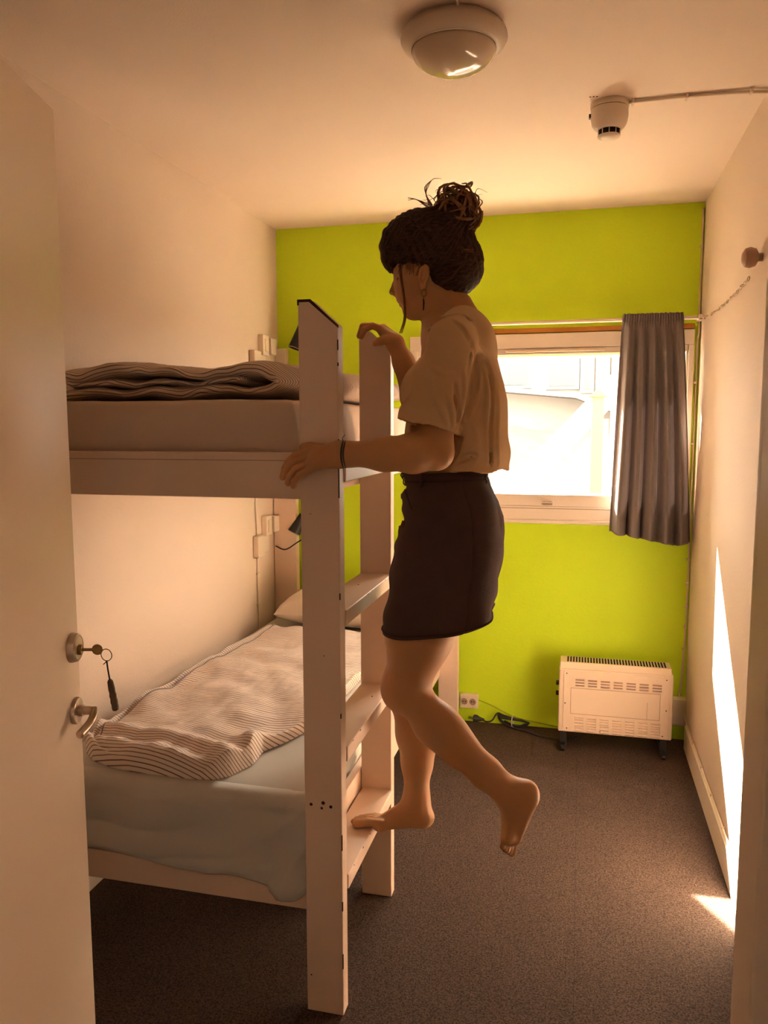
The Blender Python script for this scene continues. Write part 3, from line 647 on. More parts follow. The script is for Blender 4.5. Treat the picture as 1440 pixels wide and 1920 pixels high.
# ------------------------------------------------------------------ the woman: implicit surfaces turned into continuous meshes
class Field:
    def __init__(s, xs, ys, zs):
        s.ax = [np.asarray(a, dtype=np.float32) for a in (xs, ys, zs)]
        s.F = np.full([len(a) for a in s.ax], 1.0, dtype=np.float32)
    def sub(s, lo, hi, pad):
        sl = []
        for a, l, h in zip(s.ax, lo, hi):
            i = int(np.searchsorted(a, l-pad)); j = int(np.searchsorted(a, h+pad)); sl.append(slice(max(0, i-1), max(i, j)+1))
        X = s.ax[0][sl[0]][:, None, None]; Y = s.ax[1][sl[1]][None, :, None]; Z = s.ax[2][sl[2]][None, None, :]
        return tuple(sl), X, Y, Z
    def blend(s, sl, d, k, op='u'):
        A = s.F[sl]
        if op == 'u':
            if k > 0:
                h = np.maximum(k-np.abs(A-d), 0)/k; s.F[sl] = np.minimum(A, d)-h*h*k*.25
            else: s.F[sl] = np.minimum(A, d)
        else:
            if k > 0:
                h = np.maximum(k-np.abs(A+d), 0)/k; s.F[sl] = np.maximum(A, -d)+h*h*k*.25
            else: s.F[sl] = np.maximum(A, -d)
    def cone(s, a, b, r1, r2, k=.01, op='u', sy=1.0):
        # round cone from a to b; sy widens it along y
        a = np.array(a, float); b = np.array(b, float); R_ = max(r1, r2); lo = np.minimum(a, b)-R_; hi = np.maximum(a, b)+R_
        cy_ = (a[1]+b[1])/2; lo[1] -= R_*(sy-1); hi[1] += R_*(sy-1)
        sl, X, Y, Z = s.sub(lo, hi, k+.012)
        if sy != 1: Y = (Y-cy_)/sy+cy_
        d = b-a; L2 = float(d@d)+1e-12
        t = np.clip(((X-a[0])*d[0]+(Y-a[1])*d[1]+(Z-a[2])*d[2])/L2, 0, 1)
        q = np.sqrt((X-a[0]-t*d[0])**2+(Y-a[1]-t*d[1])**2+(Z-a[2]-t*d[2])**2)-(r1+(r2-r1)*t)
        s.blend(sl, q.astype(np.float32), k, op); return s
    def chain(s, pts, rs, k=.01, op='u', sy=1.0):
        for i in range(len(pts)-1): s.cone(pts[i], pts[i+1], rs[i], rs[i+1], k, op, sy)
        return s
    def ell(s, c, r, k=.01, op='u', tilt=0.0):
        c = np.array(c, float); R_ = max(r); sl, X, Y, Z = s.sub(c-R_, c+R_, k+.012)
        x = X-c[0]; y = Y-c[1]; z = Z-c[2]
        if tilt: ct, st = math.cos(tilt), math.sin(tilt); x, z = x*ct+z*st, -x*st+z*ct
        k0 = np.sqrt((x/r[0])**2+(y/r[1])**2+(z/r[2])**2); k1 = np.sqrt((x/r[0]**2)**2+(y/r[1]**2)**2+(z/r[2]**2)**2)+1e-9
        s.blend(sl, (k0*(k0-1)/k1).astype(np.float32), k, op); return s
    def plane_cut(s, p, n, lo, hi):
        n = np.array(n, float); n /= np.linalg.norm(n); sl, X, Y, Z = s.sub(np.array(lo), np.array(hi), 0)
        d = (X-p[0])*n[0]+(Y-p[1])*n[1]+(Z-p[2])*n[2]
        s.F[sl] = np.maximum(s.F[sl], d.astype(np.float32)); return s
    def wob(s, fn, lo, hi):
        sl, X, Y, Z = s.sub(np.array(lo), np.array(hi), 0); s.F[sl] += fn(X, Y, Z).astype(np.float32); return s
    def mesh(s):
        F = s.F; ins = F < 0; nx, ny, nz_ = F.shape
        c = ins[:-1, :-1, :-1].astype(np.int8)
        for dx, dy, dz_ in ((1,0,0),(0,1,0),(0,0,1),(1,1,0),(1,0,1),(0,1,1),(1,1,1)):
            c = c + ins[dx:nx-1+dx, dy:ny-1+dy, dz_:nz_-1+dz_]
        I, J, K = np.nonzero((c > 0) & (c < 8)); n = len(I)
        vid = np.full((nx-1, ny-1, nz_-1), -1, dtype=np.int32); vid[I, J, K] = np.arange(n)
        crn = [(a, b, e) for a in (0, 1) for b in (0, 1) for e in (0, 1)]
        val = {q: F[I+q[0], J+q[1], K+q[2]] for q in crn}
        acc = np.zeros((n, 3)); cnt = np.zeros(n)
        for q in crn:
            for ax in range(3):
                if q[ax]: continue
                w = list(q); w[ax] = 1; w = tuple(w); A, B = val[q], val[w]; m_ = (A < 0) != (B < 0)
                t = np.where(m_, A/np.where(m_, A-B, 1), 0); p = np.empty((n, 3))
                for d in range(3):
                    ii = (I, J, K)[d]+q[d]; p[:, d] = s.ax[d][ii]
                    if d == ax: p[:, d] += t*(s.ax[d][ii+1]-s.ax[d][ii])
                acc += p*m_[:, None]; cnt += m_
        V = acc/cnt[:, None]; quads = []
        for ax in range(3):
            sh = [slice(1, -1)]*3; sh[ax] = slice(0, -1); s2 = list(sh); s2[ax] = slice(1, None)
            A = ins[tuple(sh)]; B = ins[tuple(s2)]; ii = np.nonzero(A != B)
            g = [ii[d]+(0 if d == ax else 1) for d in range(3)]; a_ = A[ii]
            u, v = (ax+1) % 3, (ax+2) % 3
            def at(du, dv):
                h = [x.copy() for x in g]; h[u] -= du; h[v] -= dv; return vid[h[0], h[1], h[2]]
            q = np.stack([at(0, 0), at(1, 0), at(1, 1), at(0, 1)], 1); q[~a_] = q[~a_][:, ::-1]; quads.append(q)
        Q = np.concatenate(quads); Q = Q[(Q >= 0).all(1)]
        return V, Q
def field_obj(name, fld, material, parent, smooth=1):
    V, Q = fld.mesh(); org = np.array(ORG[parent.name])
    if smooth:
        for _ in range(smooth):
            s_ = np.zeros_like(V); c_ = np.zeros(len(V))
            for a, b in ((0, 1), (1, 2), (2, 3), (3, 0)):
                np.add.at(s_, Q[:, a], V[Q[:, b]]); np.add.at(s_, Q[:, b], V[Q[:, a]]); np.add.at(c_, Q[:, a], 1); np.add.at(c_, Q[:, b], 1)
            V = V*.5+.5*s_/c_[:, None]
    me = bpy.data.meshes.new(name); me.from_pydata((V-org).tolist(), [], Q.tolist()); me.update()
    me.polygons.foreach_set('use_smooth', [True]*len(me.polygons)); me.materials.append(material)
    o = bpy.data.objects.new(name, me); COL.objects.link(o); o.parent = parent; ORG[o.name] = Vector(org)
    return o

person = thing('person', 'woman in tan T-shirt and dark brown skirt climbing the bunk ladder barefoot', 'person', W(735,1550,2.10))
CY = 2.08
zs = np.concatenate([np.arange(.24, 1.745, .004), np.arange(1.745, 2.10, .0024)])
ysg = np.concatenate([np.arange(1.66, 1.985, .0036), np.arange(1.985, 2.175, .0028), np.arange(2.175, 2.44, .0036)])
B = Field(np.arange(-.90, .06, .0036), ysg, zs)
# torso (under the clothes)
B.chain([W(840,640,CY), W(858,720,CY), W(852,830,CY), W(842,900,CY), W(850,990,CY)], [.070, .095, .086, .070, .080], .04, sy=1.35)
B.cone(W(846,645,1.93), W(846,645,2.23), .045, .045, .03)
B.ell(W(815,735,CY-.07), (.055, .055, .06), .03).ell(W(815,735,CY+.07), (.055, .055, .06), .03)
B.ell(W(870,1010,CY-.05), (.066, .070, .085), .03).ell(W(870,1010,CY+.05), (.066, .070, .085), .03)
# neck
B.chain([W(826,545,CY), W(835,585,CY), W(845,625,CY)], [.052, .052, .060], .02)
B.cone(W(868,572,CY), W(880,605,CY), .024, .036, .03)
B.cone(W(835,610,CY), W(850,640,1.95), .040, .045, .04); B.cone(W(835,610,CY), W(850,640,2.21), .040, .045, .04)
# head
B.ell(W(808,478,CY), (.094, .074, .094), .02)
B.ell(W(780,525,CY), (.0575, .060, .088), .03)
for s_ in (-1, 1):
    B.cone(W(799,560,CY+s_*.050), W(776,582,CY+s_*.014), .018, .014, .03)
    B.ell(W(764,549,CY+s_*.034), (.026, .022, .024), .02)
    B.ell(W(755,523,CY+s_*.031), (.013, .016, .011), .006, 'd')
    B.ell(W(759,524,CY+s_*.030), (.0155, .0165, .0125), .004)
    B.cone(W(749,513,CY+s_*.010), W(756,511,CY+s_*.042), .0065, .006, .012)
    B.ell(W(743,551.5,CY+s_*.0100), (.0095, .0065, .0065), .005)
B.ell(W(773,586,CY), (.019, .018, .014), .018)
B.chain([W(747,519,CY), W(741,533,CY), W(735.5,547.5,CY)], [.0060, .0070, .0085], .006)
B.ell(W(758,560,CY), (.017, .024, .012), .012)
B.cone(W(750,563,CY-.013), W(750,563,CY+.013), .0052, .0052, .003); B.ell(W(748.5,563,CY), (.0065, .012, .0050), .003)
B.cone(W(752.5,571.8,CY-.012), W(752.5,571.8,CY+.012), .0058, .0058, .003)
# ears
for s_ in (-1, 1):
    c = W(795,514,CY+s_*.074)
    B.ell(c, (.0145, .0085, .026), .005, tilt=-.15)
    B.ell(W(793,536,CY+s_*.071), (.009, .006, .012), .006)
    B.ell(W(794,513,CY+s_*.083), (.0085, .0065, .017), .003, 'd', tilt=-.15)
    B.ell(W(791,524,CY+s_*.080), (.005, .006, .008), .002, 'd')
# near (left) arm
B.chain([W(848,648,1.925), W(832,740,1.90), W(813,843,1.868)], [.042, .040, .0420], .03)
B.chain([W(813,844,1.868), W(775,850,1.842), W(720,851,1.805), W(650,852,1.766), W(636,852,1.762)], [.0435, .0450, .0385, .0265, .0260], .02)
B.ell(W(821,853,1.872), (.033, .034, .032), .02)
# far (right) arm
B.chain([W(850,650,2.235), W(825,730,2.275), W(796,800,2.30)], [.052, .044, .038], .03)
B.chain([W(796,800,2.30), W(778,745,2.305), W(757,680,2.315), W(742,645,2.325)], [.040, .040, .030, .0245], .02)
# near hand: palm and five fingers, drooping ahead of the rail
nh = lambda px, py, y: W(px, py, y)
B.cone(nh(632,852,1.762), nh(588,862,1.738), .0220, .0140, .02); B.cone(nh(632,850,1.766), nh(583,852,1.770), .0220, .0145, .02); B.cone(nh(630,856,1.757), nh(585,872,1.722), .0200, .0130, .02)
B.cone(nh(600,860,1.735), nh(592,850,1.768), .018, .018, .015)
FN = [((582,850,1.773), (556,853,1.776), (541,866,1.776), (533,879,1.774), .0098),
      ((580,858,1.757), (550,866,1.757), (535,882,1.756), (530,895,1.756), .0102),
      ((581,868,1.739), (555,880,1.738), (543,895,1.739), (540,906,1.741), .0098),
      ((584,878,1.722), (562,891,1.720), (552,903,1.721), (550,912,1.724), .0086)]
for a, b, c, d, r in FN: B.chain([nh(*a), nh(*b), nh(*c), nh(*d)], [r*1.12, r*1.02, r*.95, r*.84], .003)
B.chain([nh(622,847,1.780), nh(602,842,1.792), nh(583,838,1.790), nh(568,838,1.784)], [.0150, .0125, .0112, .0092], .006)
# far hand over the post top
B.cone(W(741,643,2.325), W(715,618,2.338), .0210, .0145, .018); B.cone(W(741,643,2.330), W(718,616,2.362), .0195, .0140, .018); B.cone(W(739,644,2.322), W(718,622,2.318), .0185, .0130, .015)
for y, tip, mid, r, kx in ((2.316, (677,632), (683,618), .0092, 712), (2.338, (673,630), (680,612), .0098, 711), (2.360, (676,626), (682,611), .0095, 713), (2.381, (684,625), (689,613), .0082, 716)):
    B.chain([W(kx,616,y), W(699,611,y), W(mid[0],mid[1],y), W(tip[0],tip[1],y)], [r*1.15, r*1.03, r*.98, r*.85], .003)
B.chain([W(733,638,2.312), W(722,637,2.304), W(712,640,2.306), W(703,644,2.310)], [.0150, .0122, .0112, .0092], .006)
# far (standing) leg on the lowest rung
B.chain([W(850,1010,2.15), W(802,1170,2.15), W(762,1292,2.165)], [.070, .072, .058], .04)
B.ell(W(752,1296,2.165), (.047, .050, .052), .03)
B.chain([W(766,1300,2.165), W(779,1375,2.16), W(782,1430,2.15), W(781,1490,2.14), W(784,1508,2.138)], [.052, .054, .043, .0335, .033], .02)
B.ell(W(790,1370,2.16), (.052, .050, .080), .03)
B.cone(W(781,1500,2.138), W(794,1530,2.135), .032, .024, .02)
B.ell(W(795,1533,2.135), (.028, .026, .024), .02)
B.cone(W(775,1512,2.132), W(712,1541,2.100), .029, .0155, .025); B.cone(W(790,1538,2.132), W(712,1547,2.088), .019, .0135, .02); B.cone(W(775,1525,2.128), W(716,1545,2.122), .022, .0120, .02)
B.cone(W(711,1545,2.118), W(712,1549,2.084), .0140, .0135, .015)
for k, (yb, yt, x0_, x1_, r) in enumerate(((2.080, 2.074, 712, 668, .0118), (2.096, 2.092, 708, 663, .0086), (2.110, 2.108, 708, 668, .0080), (2.122, 2.122, 711, 676, .0074), (2.132, 2.134, 717, 686, .0068))):
    x0_ += 4; pm = (x0_+x1_)/2; r_ = r; zf = .3635+r_
    A_ = W(x0_,1550,yb); M_ = W(pm,1548,(yb+yt)/2); T_ = W(x1_,1550,yt)
    B.chain([(A_[0], A_[1], zf+.006), (M_[0], M_[1], zf+.007), (T_[0], T_[1], zf+.000)], [r_*1.1, r_*.95, r_], .003)
# near (lifted) leg
B.chain([W(850,1000,2.02), W(790,1165,2.012), W(785,1195,2.01), W(764,1288,2.00)], [.070, .076, .080, .058], .04)
B.ell(W(752,1285,1.998), (.051, .050, .052), .03); B.ell(W(755,1305,1.996), (.045, .042, .040), .03)
B.chain([W(766,1296,2.00), W(812,1352,1.995), W(858,1400,1.99), W(912,1450,1.985), W(952,1486,1.98)], [.050, .050, .048, .040, .0335], .02)
B.ell(W(828,1366,1.995), (.056, .047, .046), .04)
B.cone(W(952,1484,1.98), W(985,1484,1.98), .034, .026, .03); B.ell(W(988,1487,1.98), (.029, .027, .029), .02)
B.cone(W(966,1494,1.98), W(955,1565,1.978), .035, .0185, .025); B.cone(W(990,1500,1.98), W(968,1572,1.972), .024, .0140, .02); B.cone(W(962,1500,1.975), W(952,1568,1.952), .026, .014, .02)
B.cone(W(962,1572,2.000), W(950,1572,1.950), .0165, .0140, .015)
for yb, xk, zt_, r in ((2.000, 963, 1603, .0112), (1.985, 958, 1602, .0082), (1.972, 953, 1600, .0078), (1.960, 948, 1597, .0072), (1.949, 944, 1592, .0066)):
    B.chain([W(xk,1572,yb), W(xk-1,1588,yb), W(xk-3,zt_-4,yb-.001)], [r*1.1, r*.95, r], .003)
B.cone(W(946,1470,1.957), W(948,1484,1.955), .008, .008, .02)
body = field_obj('body', B, M_skin, person, 1)
del B
# lips, brow and lash details, nails
def surf_blob(name, mt, pts, r, n=8, flat=1.0): return obj(name, MB().tube(pts, r, n, flat=flat), mt, person, smooth=True)
for s_ in (-1, 1):
    surf_blob('eyelashes', M_hair, [W(751.5,521,CY+s_*.022), W(749.5,526,CY+s_*.030), W(753.5,527.5,CY+s_*.040), W(758,525.5,CY+s_*.046)], [.0009, .0026, .0026, .0010], 6)
    surf_blob('eyebrow', M_hair, [W(744,514,CY+s_*.010), W(745.5,508,CY+s_*.024), W(751,507,CY+s_*.038), W(758,511,CY+s_*.050)], [.0012, .0030, .0026, .0009], 6)
surf_blob('lips', M_lip, [W(753,567.3,CY-.019), W(748.3,566.8,CY-.008), W(747.4,566.6,CY), W(748.3,566.8,CY+.008), W(753,567.3,CY+.019)], [.0008, .0026, .0030, .0026, .0008], 8)

# ---- hair
Hf = Field(np.arange(-.56, -.22, .0024), np.arange(1.965, 2.195, .0028), np.arange(1.82, 2.12, .0024))
Hf.ell(W(806,471,CY), (.110, .086, .108), .02)
Hf.ell(W(862,497,CY), (.061, .070, .075), .03)
Hf.ell(W(775,445,CY), (.074, .070, .056), .03)
Hf.ell(W(740,470,CY), (.036, .060, .052), .025)
Hf.cone(W(737,490,CY-.035), W(737,490,CY+.035), .017, .017, .015)
Hf.cone(W(842,523,CY-.03), W(842,523,CY+.03), .034, .034, .02)
Hf.ell(W(853,412,CY), (.050, .050, .052), .02)
# open the face and the ears
Hf.ell(W(758,562,CY), (.050, .12, .085), .012, 'd')
Hf.ell(W(775,532,CY), (.045, .12, .046), .012, 'd')
for s_ in (-1, 1): Hf.ell(W(794,527,CY+s_*.085), (.020, .032, .035), .008, 'd')
Hf.wob(lambda X, Y, Z: .0016*np.sin(170*(Z*.9+X*.5)+9*np.sin(X*30+Y*25)) + .0012*np.sin(310*(Y*.7+Z*.4)+6*np.sin(X*45)), (-1, 0, 0), (1, 3, 3))
hob = field_obj('hair', Hf, M_hair, person, 1)
from mathutils.bvhtree import BVHTree
hv = [v_.co + Vector(ORG['person']) for v_ in hob.data.vertices]
bvh = BVHTree.FromPolygons(hv, [tuple(p.vertices) for p in hob.data.polygons])
hc = Vector(W(806,478,CY)); rs_ = random.Random(5); m = MB()
ends = Vector(W(850,425,CY)); starts = []
for k in range(95):
    t_ = rs_.uniform(0, 1); sd = rs_.choice((-1, 1))
    hl = [(722,470,.0), (726,488,.035), (745,492,.062), (765,496,.072), (782,498,.078), (808,505,.082), (820,530,.078), (835,548,.066), (860,545,.040), (885,520,.02)]
    q_ = t_*(len(hl)-1.001); i_ = int(q_); f_ = q_-i_; a_, b_ = hl[i_], hl[i_+1]
    st = Vector(W(a_[0]+(b_[0]-a_[0])*f_, a_[1]+(b_[1]-a_[1])*f_, CY+sd*(a_[2]+(b_[2]-a_[2])*f_))); pts = []; jt = rs_.gauss(0, .006); j2 = rs_.uniform(.0004, .0022)
    for j in range(14):
        s2 = j/13; p = st.lerp(ends, s2) + Vector((0, jt*math.sin(math.pi*s2), jt*math.sin(math.pi*s2)*.7)); dr = (p-hc)
        if dr.length < 1e-4: continue
        dr.normalize(); hit = bvh.ray_cast(hc+dr*.25, -dr)
        if hit[0] is not None: pts.append(hit[0]+dr*(j2-.0006))
    if len(pts) > 5: m.tube(pts, [rs_.uniform(.0009, .0014)*(.35+.65*math.sin(math.pi*(j+.5)/len(pts))) for j in range(len(pts))], 4)
setp(obj('hair_strands', m, M_hair2, person, smooth=True), kind='stuff')
rg = random.Random(12); m = MB(); m3 = MB()
bc = Vector(W(856,398,CY))
for k in range(230):                     # loops of the messy bun
    a = rg.uniform(0, 2*math.pi); e_ = rg.uniform(-.7, 1.2); ln = rg.uniform(.9, 2.6); R0 = rg.uniform(.034, .062); ax = Vector((rg.gauss(0, .6), rg.gauss(0, 1), rg.gauss(0, .7))).normalized()
    u_ = ax.orthogonal().normalized(); v_ = ax.cross(u_); pts = []
    off = Vector((rg.gauss(0, .008), rg.gauss(0, .008), rg.gauss(-.002, .010)))
    for j in range(9):
        q = a+ln*j/8; rr = R0*(1+.10*math.sin(j*1.1+k)); pts.append(bc+off+Vector(((u_*math.cos(q)+v_*math.sin(q)).x*rr*.95, (u_*math.cos(q)+v_*math.sin(q)).y*rr*.85, (u_*math.cos(q)+v_*math.sin(q)).z*rr*.92)))
    w_ = rg.uniform(.0014, .0048); (m if k % 3 else m3).tube(pts, [w_*(.25+.75*math.sin(math.pi*(j+.3)/9.2)) for j in range(9)], 5)
def wisp(p, w=.0009, mm=None): 
    c = crv([W(*q) for q in p], 6); n = len(c); (mm or m3).tube(c, [w*(1-.75*i/n) for i in range(n)], 4)
for dx in (0, 3, -3):
    wisp([(808+dx,385,CY), (799,365,CY), (800+dx,350,CY-.01), (812,336,CY), (822+dx*2,335,CY)], .0016)
    wisp([(825,402+dx,CY), (800,385+dx,CY), (780,374,CY-.01), (765,373+dx,CY)], .0017)
    wisp([(822,396,CY), (800,392+dx,CY-.02), (786,393,CY), (776,399+dx,CY)], .0012)
    wisp([(868,372,CY), (888,376+dx,CY), (899,393,CY), (896+dx,409,CY), (884,408,CY)], .0016)
    wisp([(860,364,CY-.02), (845+dx,356,CY), (825,361,CY), (813,374+dx,CY)], .0016)
    wisp([(880,395,CY-.03), (892,415,CY), (886+dx,432,CY), (876,440,CY)], .0020)
    wisp([(872,448,CY-.05), (858+dx,455,CY-.06), (866,466,CY-.065), (888,471+dx,CY-.05)], .0022)
for k in range(30):
    x = rg.uniform(805, 890); y0 = rg.uniform(372, 405); s_ = rg.choice((-1, 1))
    wisp([(x, y0, CY+rg.uniform(-.04, .04)), (x+s_*rg.uniform(2, 14), y0-rg.uniform(8, 20), CY+rg.uniform(-.05, .05)), (x+s_*rg.uniform(8, 26), y0-rg.uniform(2, 22), CY+rg.uniform(-.05, .05))], rg.uniform(.0007, .0014))
for k in range(7):                       # face strand and bangs
    d_ = rg.uniform(-2.5, 2.5); wisp([(748+d_,497,CY-.062), (752+d_,530,CY-.066), (757+d_,565,CY-.060), (757+d_*1.6,598,CY-.050), (749+d_*2,625,CY-.045)], .0021)
for k in range(26):
    y_ = CY+rg.uniform(-.05, .05); d_ = rg.uniform(-3, 8); wisp([(738+d_,470,y_), (729+d_*.6,488,y_), (731+d_*.5,500+rg.uniform(-4, 8),y_)], .0016, m)
for k in range(8):
    wisp([(872,535,CY+rg.uniform(-.03, .03)), (874+rg.uniform(-3, 4),556,CY), (872+rg.uniform(-5, 4),574,CY)], .0008)
for k in range(34):
    x_ = rg.uniform(748, 786); wisp([(x_,484,CY-.074+.0006*abs(x_-775)), (x_-rg.uniform(0, 4),500,CY-.072+.0007*abs(x_-775)), (x_-rg.uniform(0, 6),508+rg.uniform(0, 9),CY-.066+.0006*abs(x_-775))], .0013, m)
for k in range(10):
    wisp([(790+rg.uniform(-3,4),488,CY-.078), (786+rg.uniform(-3,3),503,CY-.076), (781+rg.uniform(-3,4),517,CY-.070)], .0012, m)
setp(obj('bun', m, M_bunhair, person, smooth=True), kind='stuff'); setp(obj('loose_strands', m3, M_bunhair, person, smooth=True), kind='stuff')

# ---- earring and bracelet
er = Vector(W(795,546,CY-.077)); m = MB().tube([er+Vector((.007*math.cos(a), .001*math.sin(a), -.004+.009*math.sin(a))) for a in [2*math.pi*k/18 for k in range(18)]], .0010, 6, closed=True)
obj('hoop_earring', m, M_brass, person, smooth=True)
e0 = Vector(W(794,556,CY-.079)); m = MB().tube([e0, e0+Vector((0, 0, -.008))], .0006, 5); m.tube([e0+Vector((0, 0, -.006)), e0+Vector((.0006, 0, -.016)), e0+Vector((0, 0, -.034))], [.0016, .0022, .0014], 8)
obj('drop_earring', m, M_black, person, smooth=True)
wc = Vector(W(645,852,1.764)); wax = (Vector(W(620,852,1.755))-Vector(W(670,852,1.775))).normalized(); u_ = wax.orthogonal().normalized(); v_ = wax.cross(u_)
m = MB()
for o_, r_ in ((0, .0305), (.005, .0310)): m.tube([wc+wax*(o_+.003*math.sin(a*2))+(u_*math.cos(a)+v_*math.sin(a))*r_ for a in [2*math.pi*k/28 for k in range(28)]], .0022, 6, closed=True)
top = wc+Vector((0, -.006, .030)); m.tube([top, top+Vector((-.001, -.003, .008)), top+Vector((.006, -.004, .016))], [.0014, .001, .0006], 5)
obj('bracelet', m, M_black, person, smooth=True)

# ---- T-shirt
T = Field(np.arange(-.58, -.12, .0032), np.arange(1.77, 2.42, .0032), np.arange(1.34, 1.84, .0032))
def tee(T, g, k=.035):
    T.chain([W(866,668,CY), W(857,740,CY), W(856,820,CY), W(863,905,CY)], [.093-g, .120-g, .126-g, .130-g], k, sy=1.32)
    T.ell(W(812,735,CY), (.080-g, .135-g, .075-g), k)
    T.cone(W(858,638,1.945), W(858,638,2.215), .050-g, .050-g, .04)
    T.cone(W(866,622,CY-.05), W(866,622,CY+.05), .060-g, .060-g, .04)
    T.cone(W(884,640,CY-.06), W(884,640,CY+.06), .052-g, .052-g, .03)
    T.chain([W(848,645,1.925), W(824,725,1.905), W(799,812,1.888)], [.062-g, .067-g, .0735-g], .010)
    T.chain([W(852,645,2.235), W(828,725,2.270), W(808,790,2.30)], [.060-g, .062-g, .066-g], .025)
tee(T, 0)
def folds(X, Y, Z):
    # tension folds from the armpit down and radiating on the side
    ax_, az_ = -.285, 1.50
    ang = np.arctan2(Z-az_+.10, X-ax_+.03); rad = np.sqrt((X-ax_)**2+(Z-az_)**2)
    side = np.clip((2.02-Y)/.10, 0, 1)
    f = .0035*np.sin(ang*11+1.5+Y*9)*np.clip(rad/.12, 0, 1)*np.clip((X+.36)/.05, 0, 1)
    f = f + .0045*np.sin((X*70+Z*10)+2*np.sin(Z*9+Y*14))*np.clip((1.62-Z)/.2, 0, 1)*np.clip((X+.38)/.05, 0, 1)
    f = f + .0055*np.sin(Z*46+X*38+Y*20)*side*np.clip((-.33-X)/.05, 0, 1)
    f = f + .0025*np.sin(Y*60+np.sin(Z*12)*2)*np.clip((1.70-Z)/.2, 0, 1)
    return f
T.wob(folds, (-1, 1, 1), (1, 3, 2))
# the crease between sleeve and body, and a vertical back crease
T.chain([W(880,655,1.905), W(882,700,1.893), W(876,760,1.885), W(862,812,1.880)], [.003, .007, .008, .008], .008, 'd')
T.cone(W(906,690,1.945), W(896,800,1.915), .003, .006, .012, 'd')
def surfy(a, b):
    for y in T.ax[1]:
        x, _, z = W(a, b, float(y)); i = int(np.searchsorted(T.ax[0], x)); k = int(np.searchsorted(T.ax[2], z)); j = int(np.searchsorted(T.ax[1], y))
        if 0 <= i < T.F.shape[0] and 0 <= k < T.F.shape[2] and T.F[i, j, k] < 0: return float(y)
    return CY
def fold(pts, r, up=True, k=.008, n=9):
    P = crv([(a, b, 0) for a, b in pts], n); Q = [(p.x, p.y, surfy(p.x, p.y)) for p in P]
    ys_ = [q[2] for q in Q]; ys_ = [sum(ys_[max(0, i-2):i+3])/len(ys_[max(0, i-2):i+3]) for i in range(len(ys_))]; N_ = len(Q)
    T.chain([W(q[0], q[1], y+(.45*r if up else -.2*r)) for q, y in zip(Q, ys_)], [r*(.35+.65*math.sin(math.pi*(i+.5)/N_)) for i in range(N_)], k, 'u' if up else 'd')
for pts, r, up in (
    ([(852, 806), (862, 770), (868, 725), (866, 690)], .0075, True), ([(848, 800), (846, 770), (838, 735)], .0065, True),
    ([(856, 812), (878, 775), (892, 735), (897, 700)], .0075, True), ([(838, 800), (830, 775), (818, 750)], .0055, True),
    ([(884, 640), (892, 680), (889, 730), (874, 785)], .0065, False), ([(858, 795), (857, 760), (852, 720)], .0050, False),
    ([(905, 690), (912, 740), (908, 800), (912, 868)], .0080, True), ([(926, 700), (932, 760), (930, 820), (934, 872)], .0070, True),
    ([(918, 700), (922, 760), (919, 820), (922, 872)], .0060, False), ([(888, 800), (893, 835), (888, 870)], .0065, True),
    ([(872, 848), (884, 842), (900, 838)], .0050, True), ([(868, 862), (880, 856), (896, 856)], .0040, False), ([(882, 640), (905, 665), (920, 700), (927, 740)], .0060, True),
    ([(846, 600), (868, 618), (882, 645)], .0045, False), ([(812, 690), (830, 700), (850, 702)], .0040, True)):
    fold(pts, r, up)
NB = [(a, b, surfy(a, b)) for a, b in ((806, 620), (811, 609), (820, 600), (832, 594), (848, 591), (864, 591), (876, 594), (884, 600))]
# neck opening, hem and sleeve cuts, hollow inside at the openings
T.cone(W(824,560,CY), W(842,604,CY), .060, .070, .004, 'd', sy=1.12)
I_ = Field(T.ax[0], T.ax[1], T.ax[2]); tee(I_, .0075); I_.wob(folds, (-1, 1, 1), (1, 3, 2))
hp = np.array(W(870,880,CY)); X = T.ax[0][:, None, None]; Y = T.ax[1][None, :, None]; Z = T.ax[2][None, None, :]
hem = (hp[2] - Z + .004*np.sin(X*45+Y*30) + .010*np.clip((X+.27)/.08, -1, 1)*0 ).astype(np.float32)
T.F = np.maximum(T.F, hem)
ca = []
for a, b, yl, yh, t_ in ((W(824,725,1.905), W(799,812,1.888), 1.7, 1.985, 0), (W(828,725,2.270), W(808,790,2.30), 2.20, 2.5, 0)):
    a = np.array(a); b = np.array(b); n_ = (b-a)/np.linalg.norm(b-a)
    if yl < 1.8: n_ = np.array((-.22, -.10, -.97)); n_ /= np.linalg.norm(n_); b = np.array(W(801,800,1.888))
    dpl = ((X-b[0])*n_[0]+(Y-b[1])*n_[1]+(Z-b[2])*n_[2]+.002*np.sin(X*70)).astype(np.float32)
    t_ = np.clip(((X-a[0])*(b-a)[0]+(Y-a[1])*(b-a)[1]+(Z-a[2])*(b-a)[2])/float((b-a)@(b-a)), -.5, 2.2)
    rad = np.sqrt((X-a[0]-t_*(b-a)[0])**2+(Y-a[1]-t_*(b-a)[1])**2+(Z-a[2]-t_*(b-a)[2])**2)
    near = (rad < .105) & (dpl > -.03)
    ca.append((near, dpl, rad))
    T.F = np.where((rad < .092) & (dpl > 0) & ((Y < 1.965) if yl < 1.8 else (Y > 2.215)), np.maximum(T.F, dpl), T.F)
hol = np.maximum(I_.F, -(-hem+0)*0-1)
zone = (hem > -.05)
for near, dpl, rad in ca: zone = zone | (near & (dpl > -.05) & (rad < .10))
T.F = np.where(zone, np.maximum(T.F, -I_.F), T.F)
tsh = field_obj('t_shirt', T, M_tee, person, 1)
del T, I_
m = MB(); NB = [(a, b, min(y, CY-.012)) for a, b, y in NB]; nkp = [W(a, b, y) for a, b, y in NB]; nkp = nkp + [(x, 2*CY-y, z) for x, y, z in nkp[::-1]]
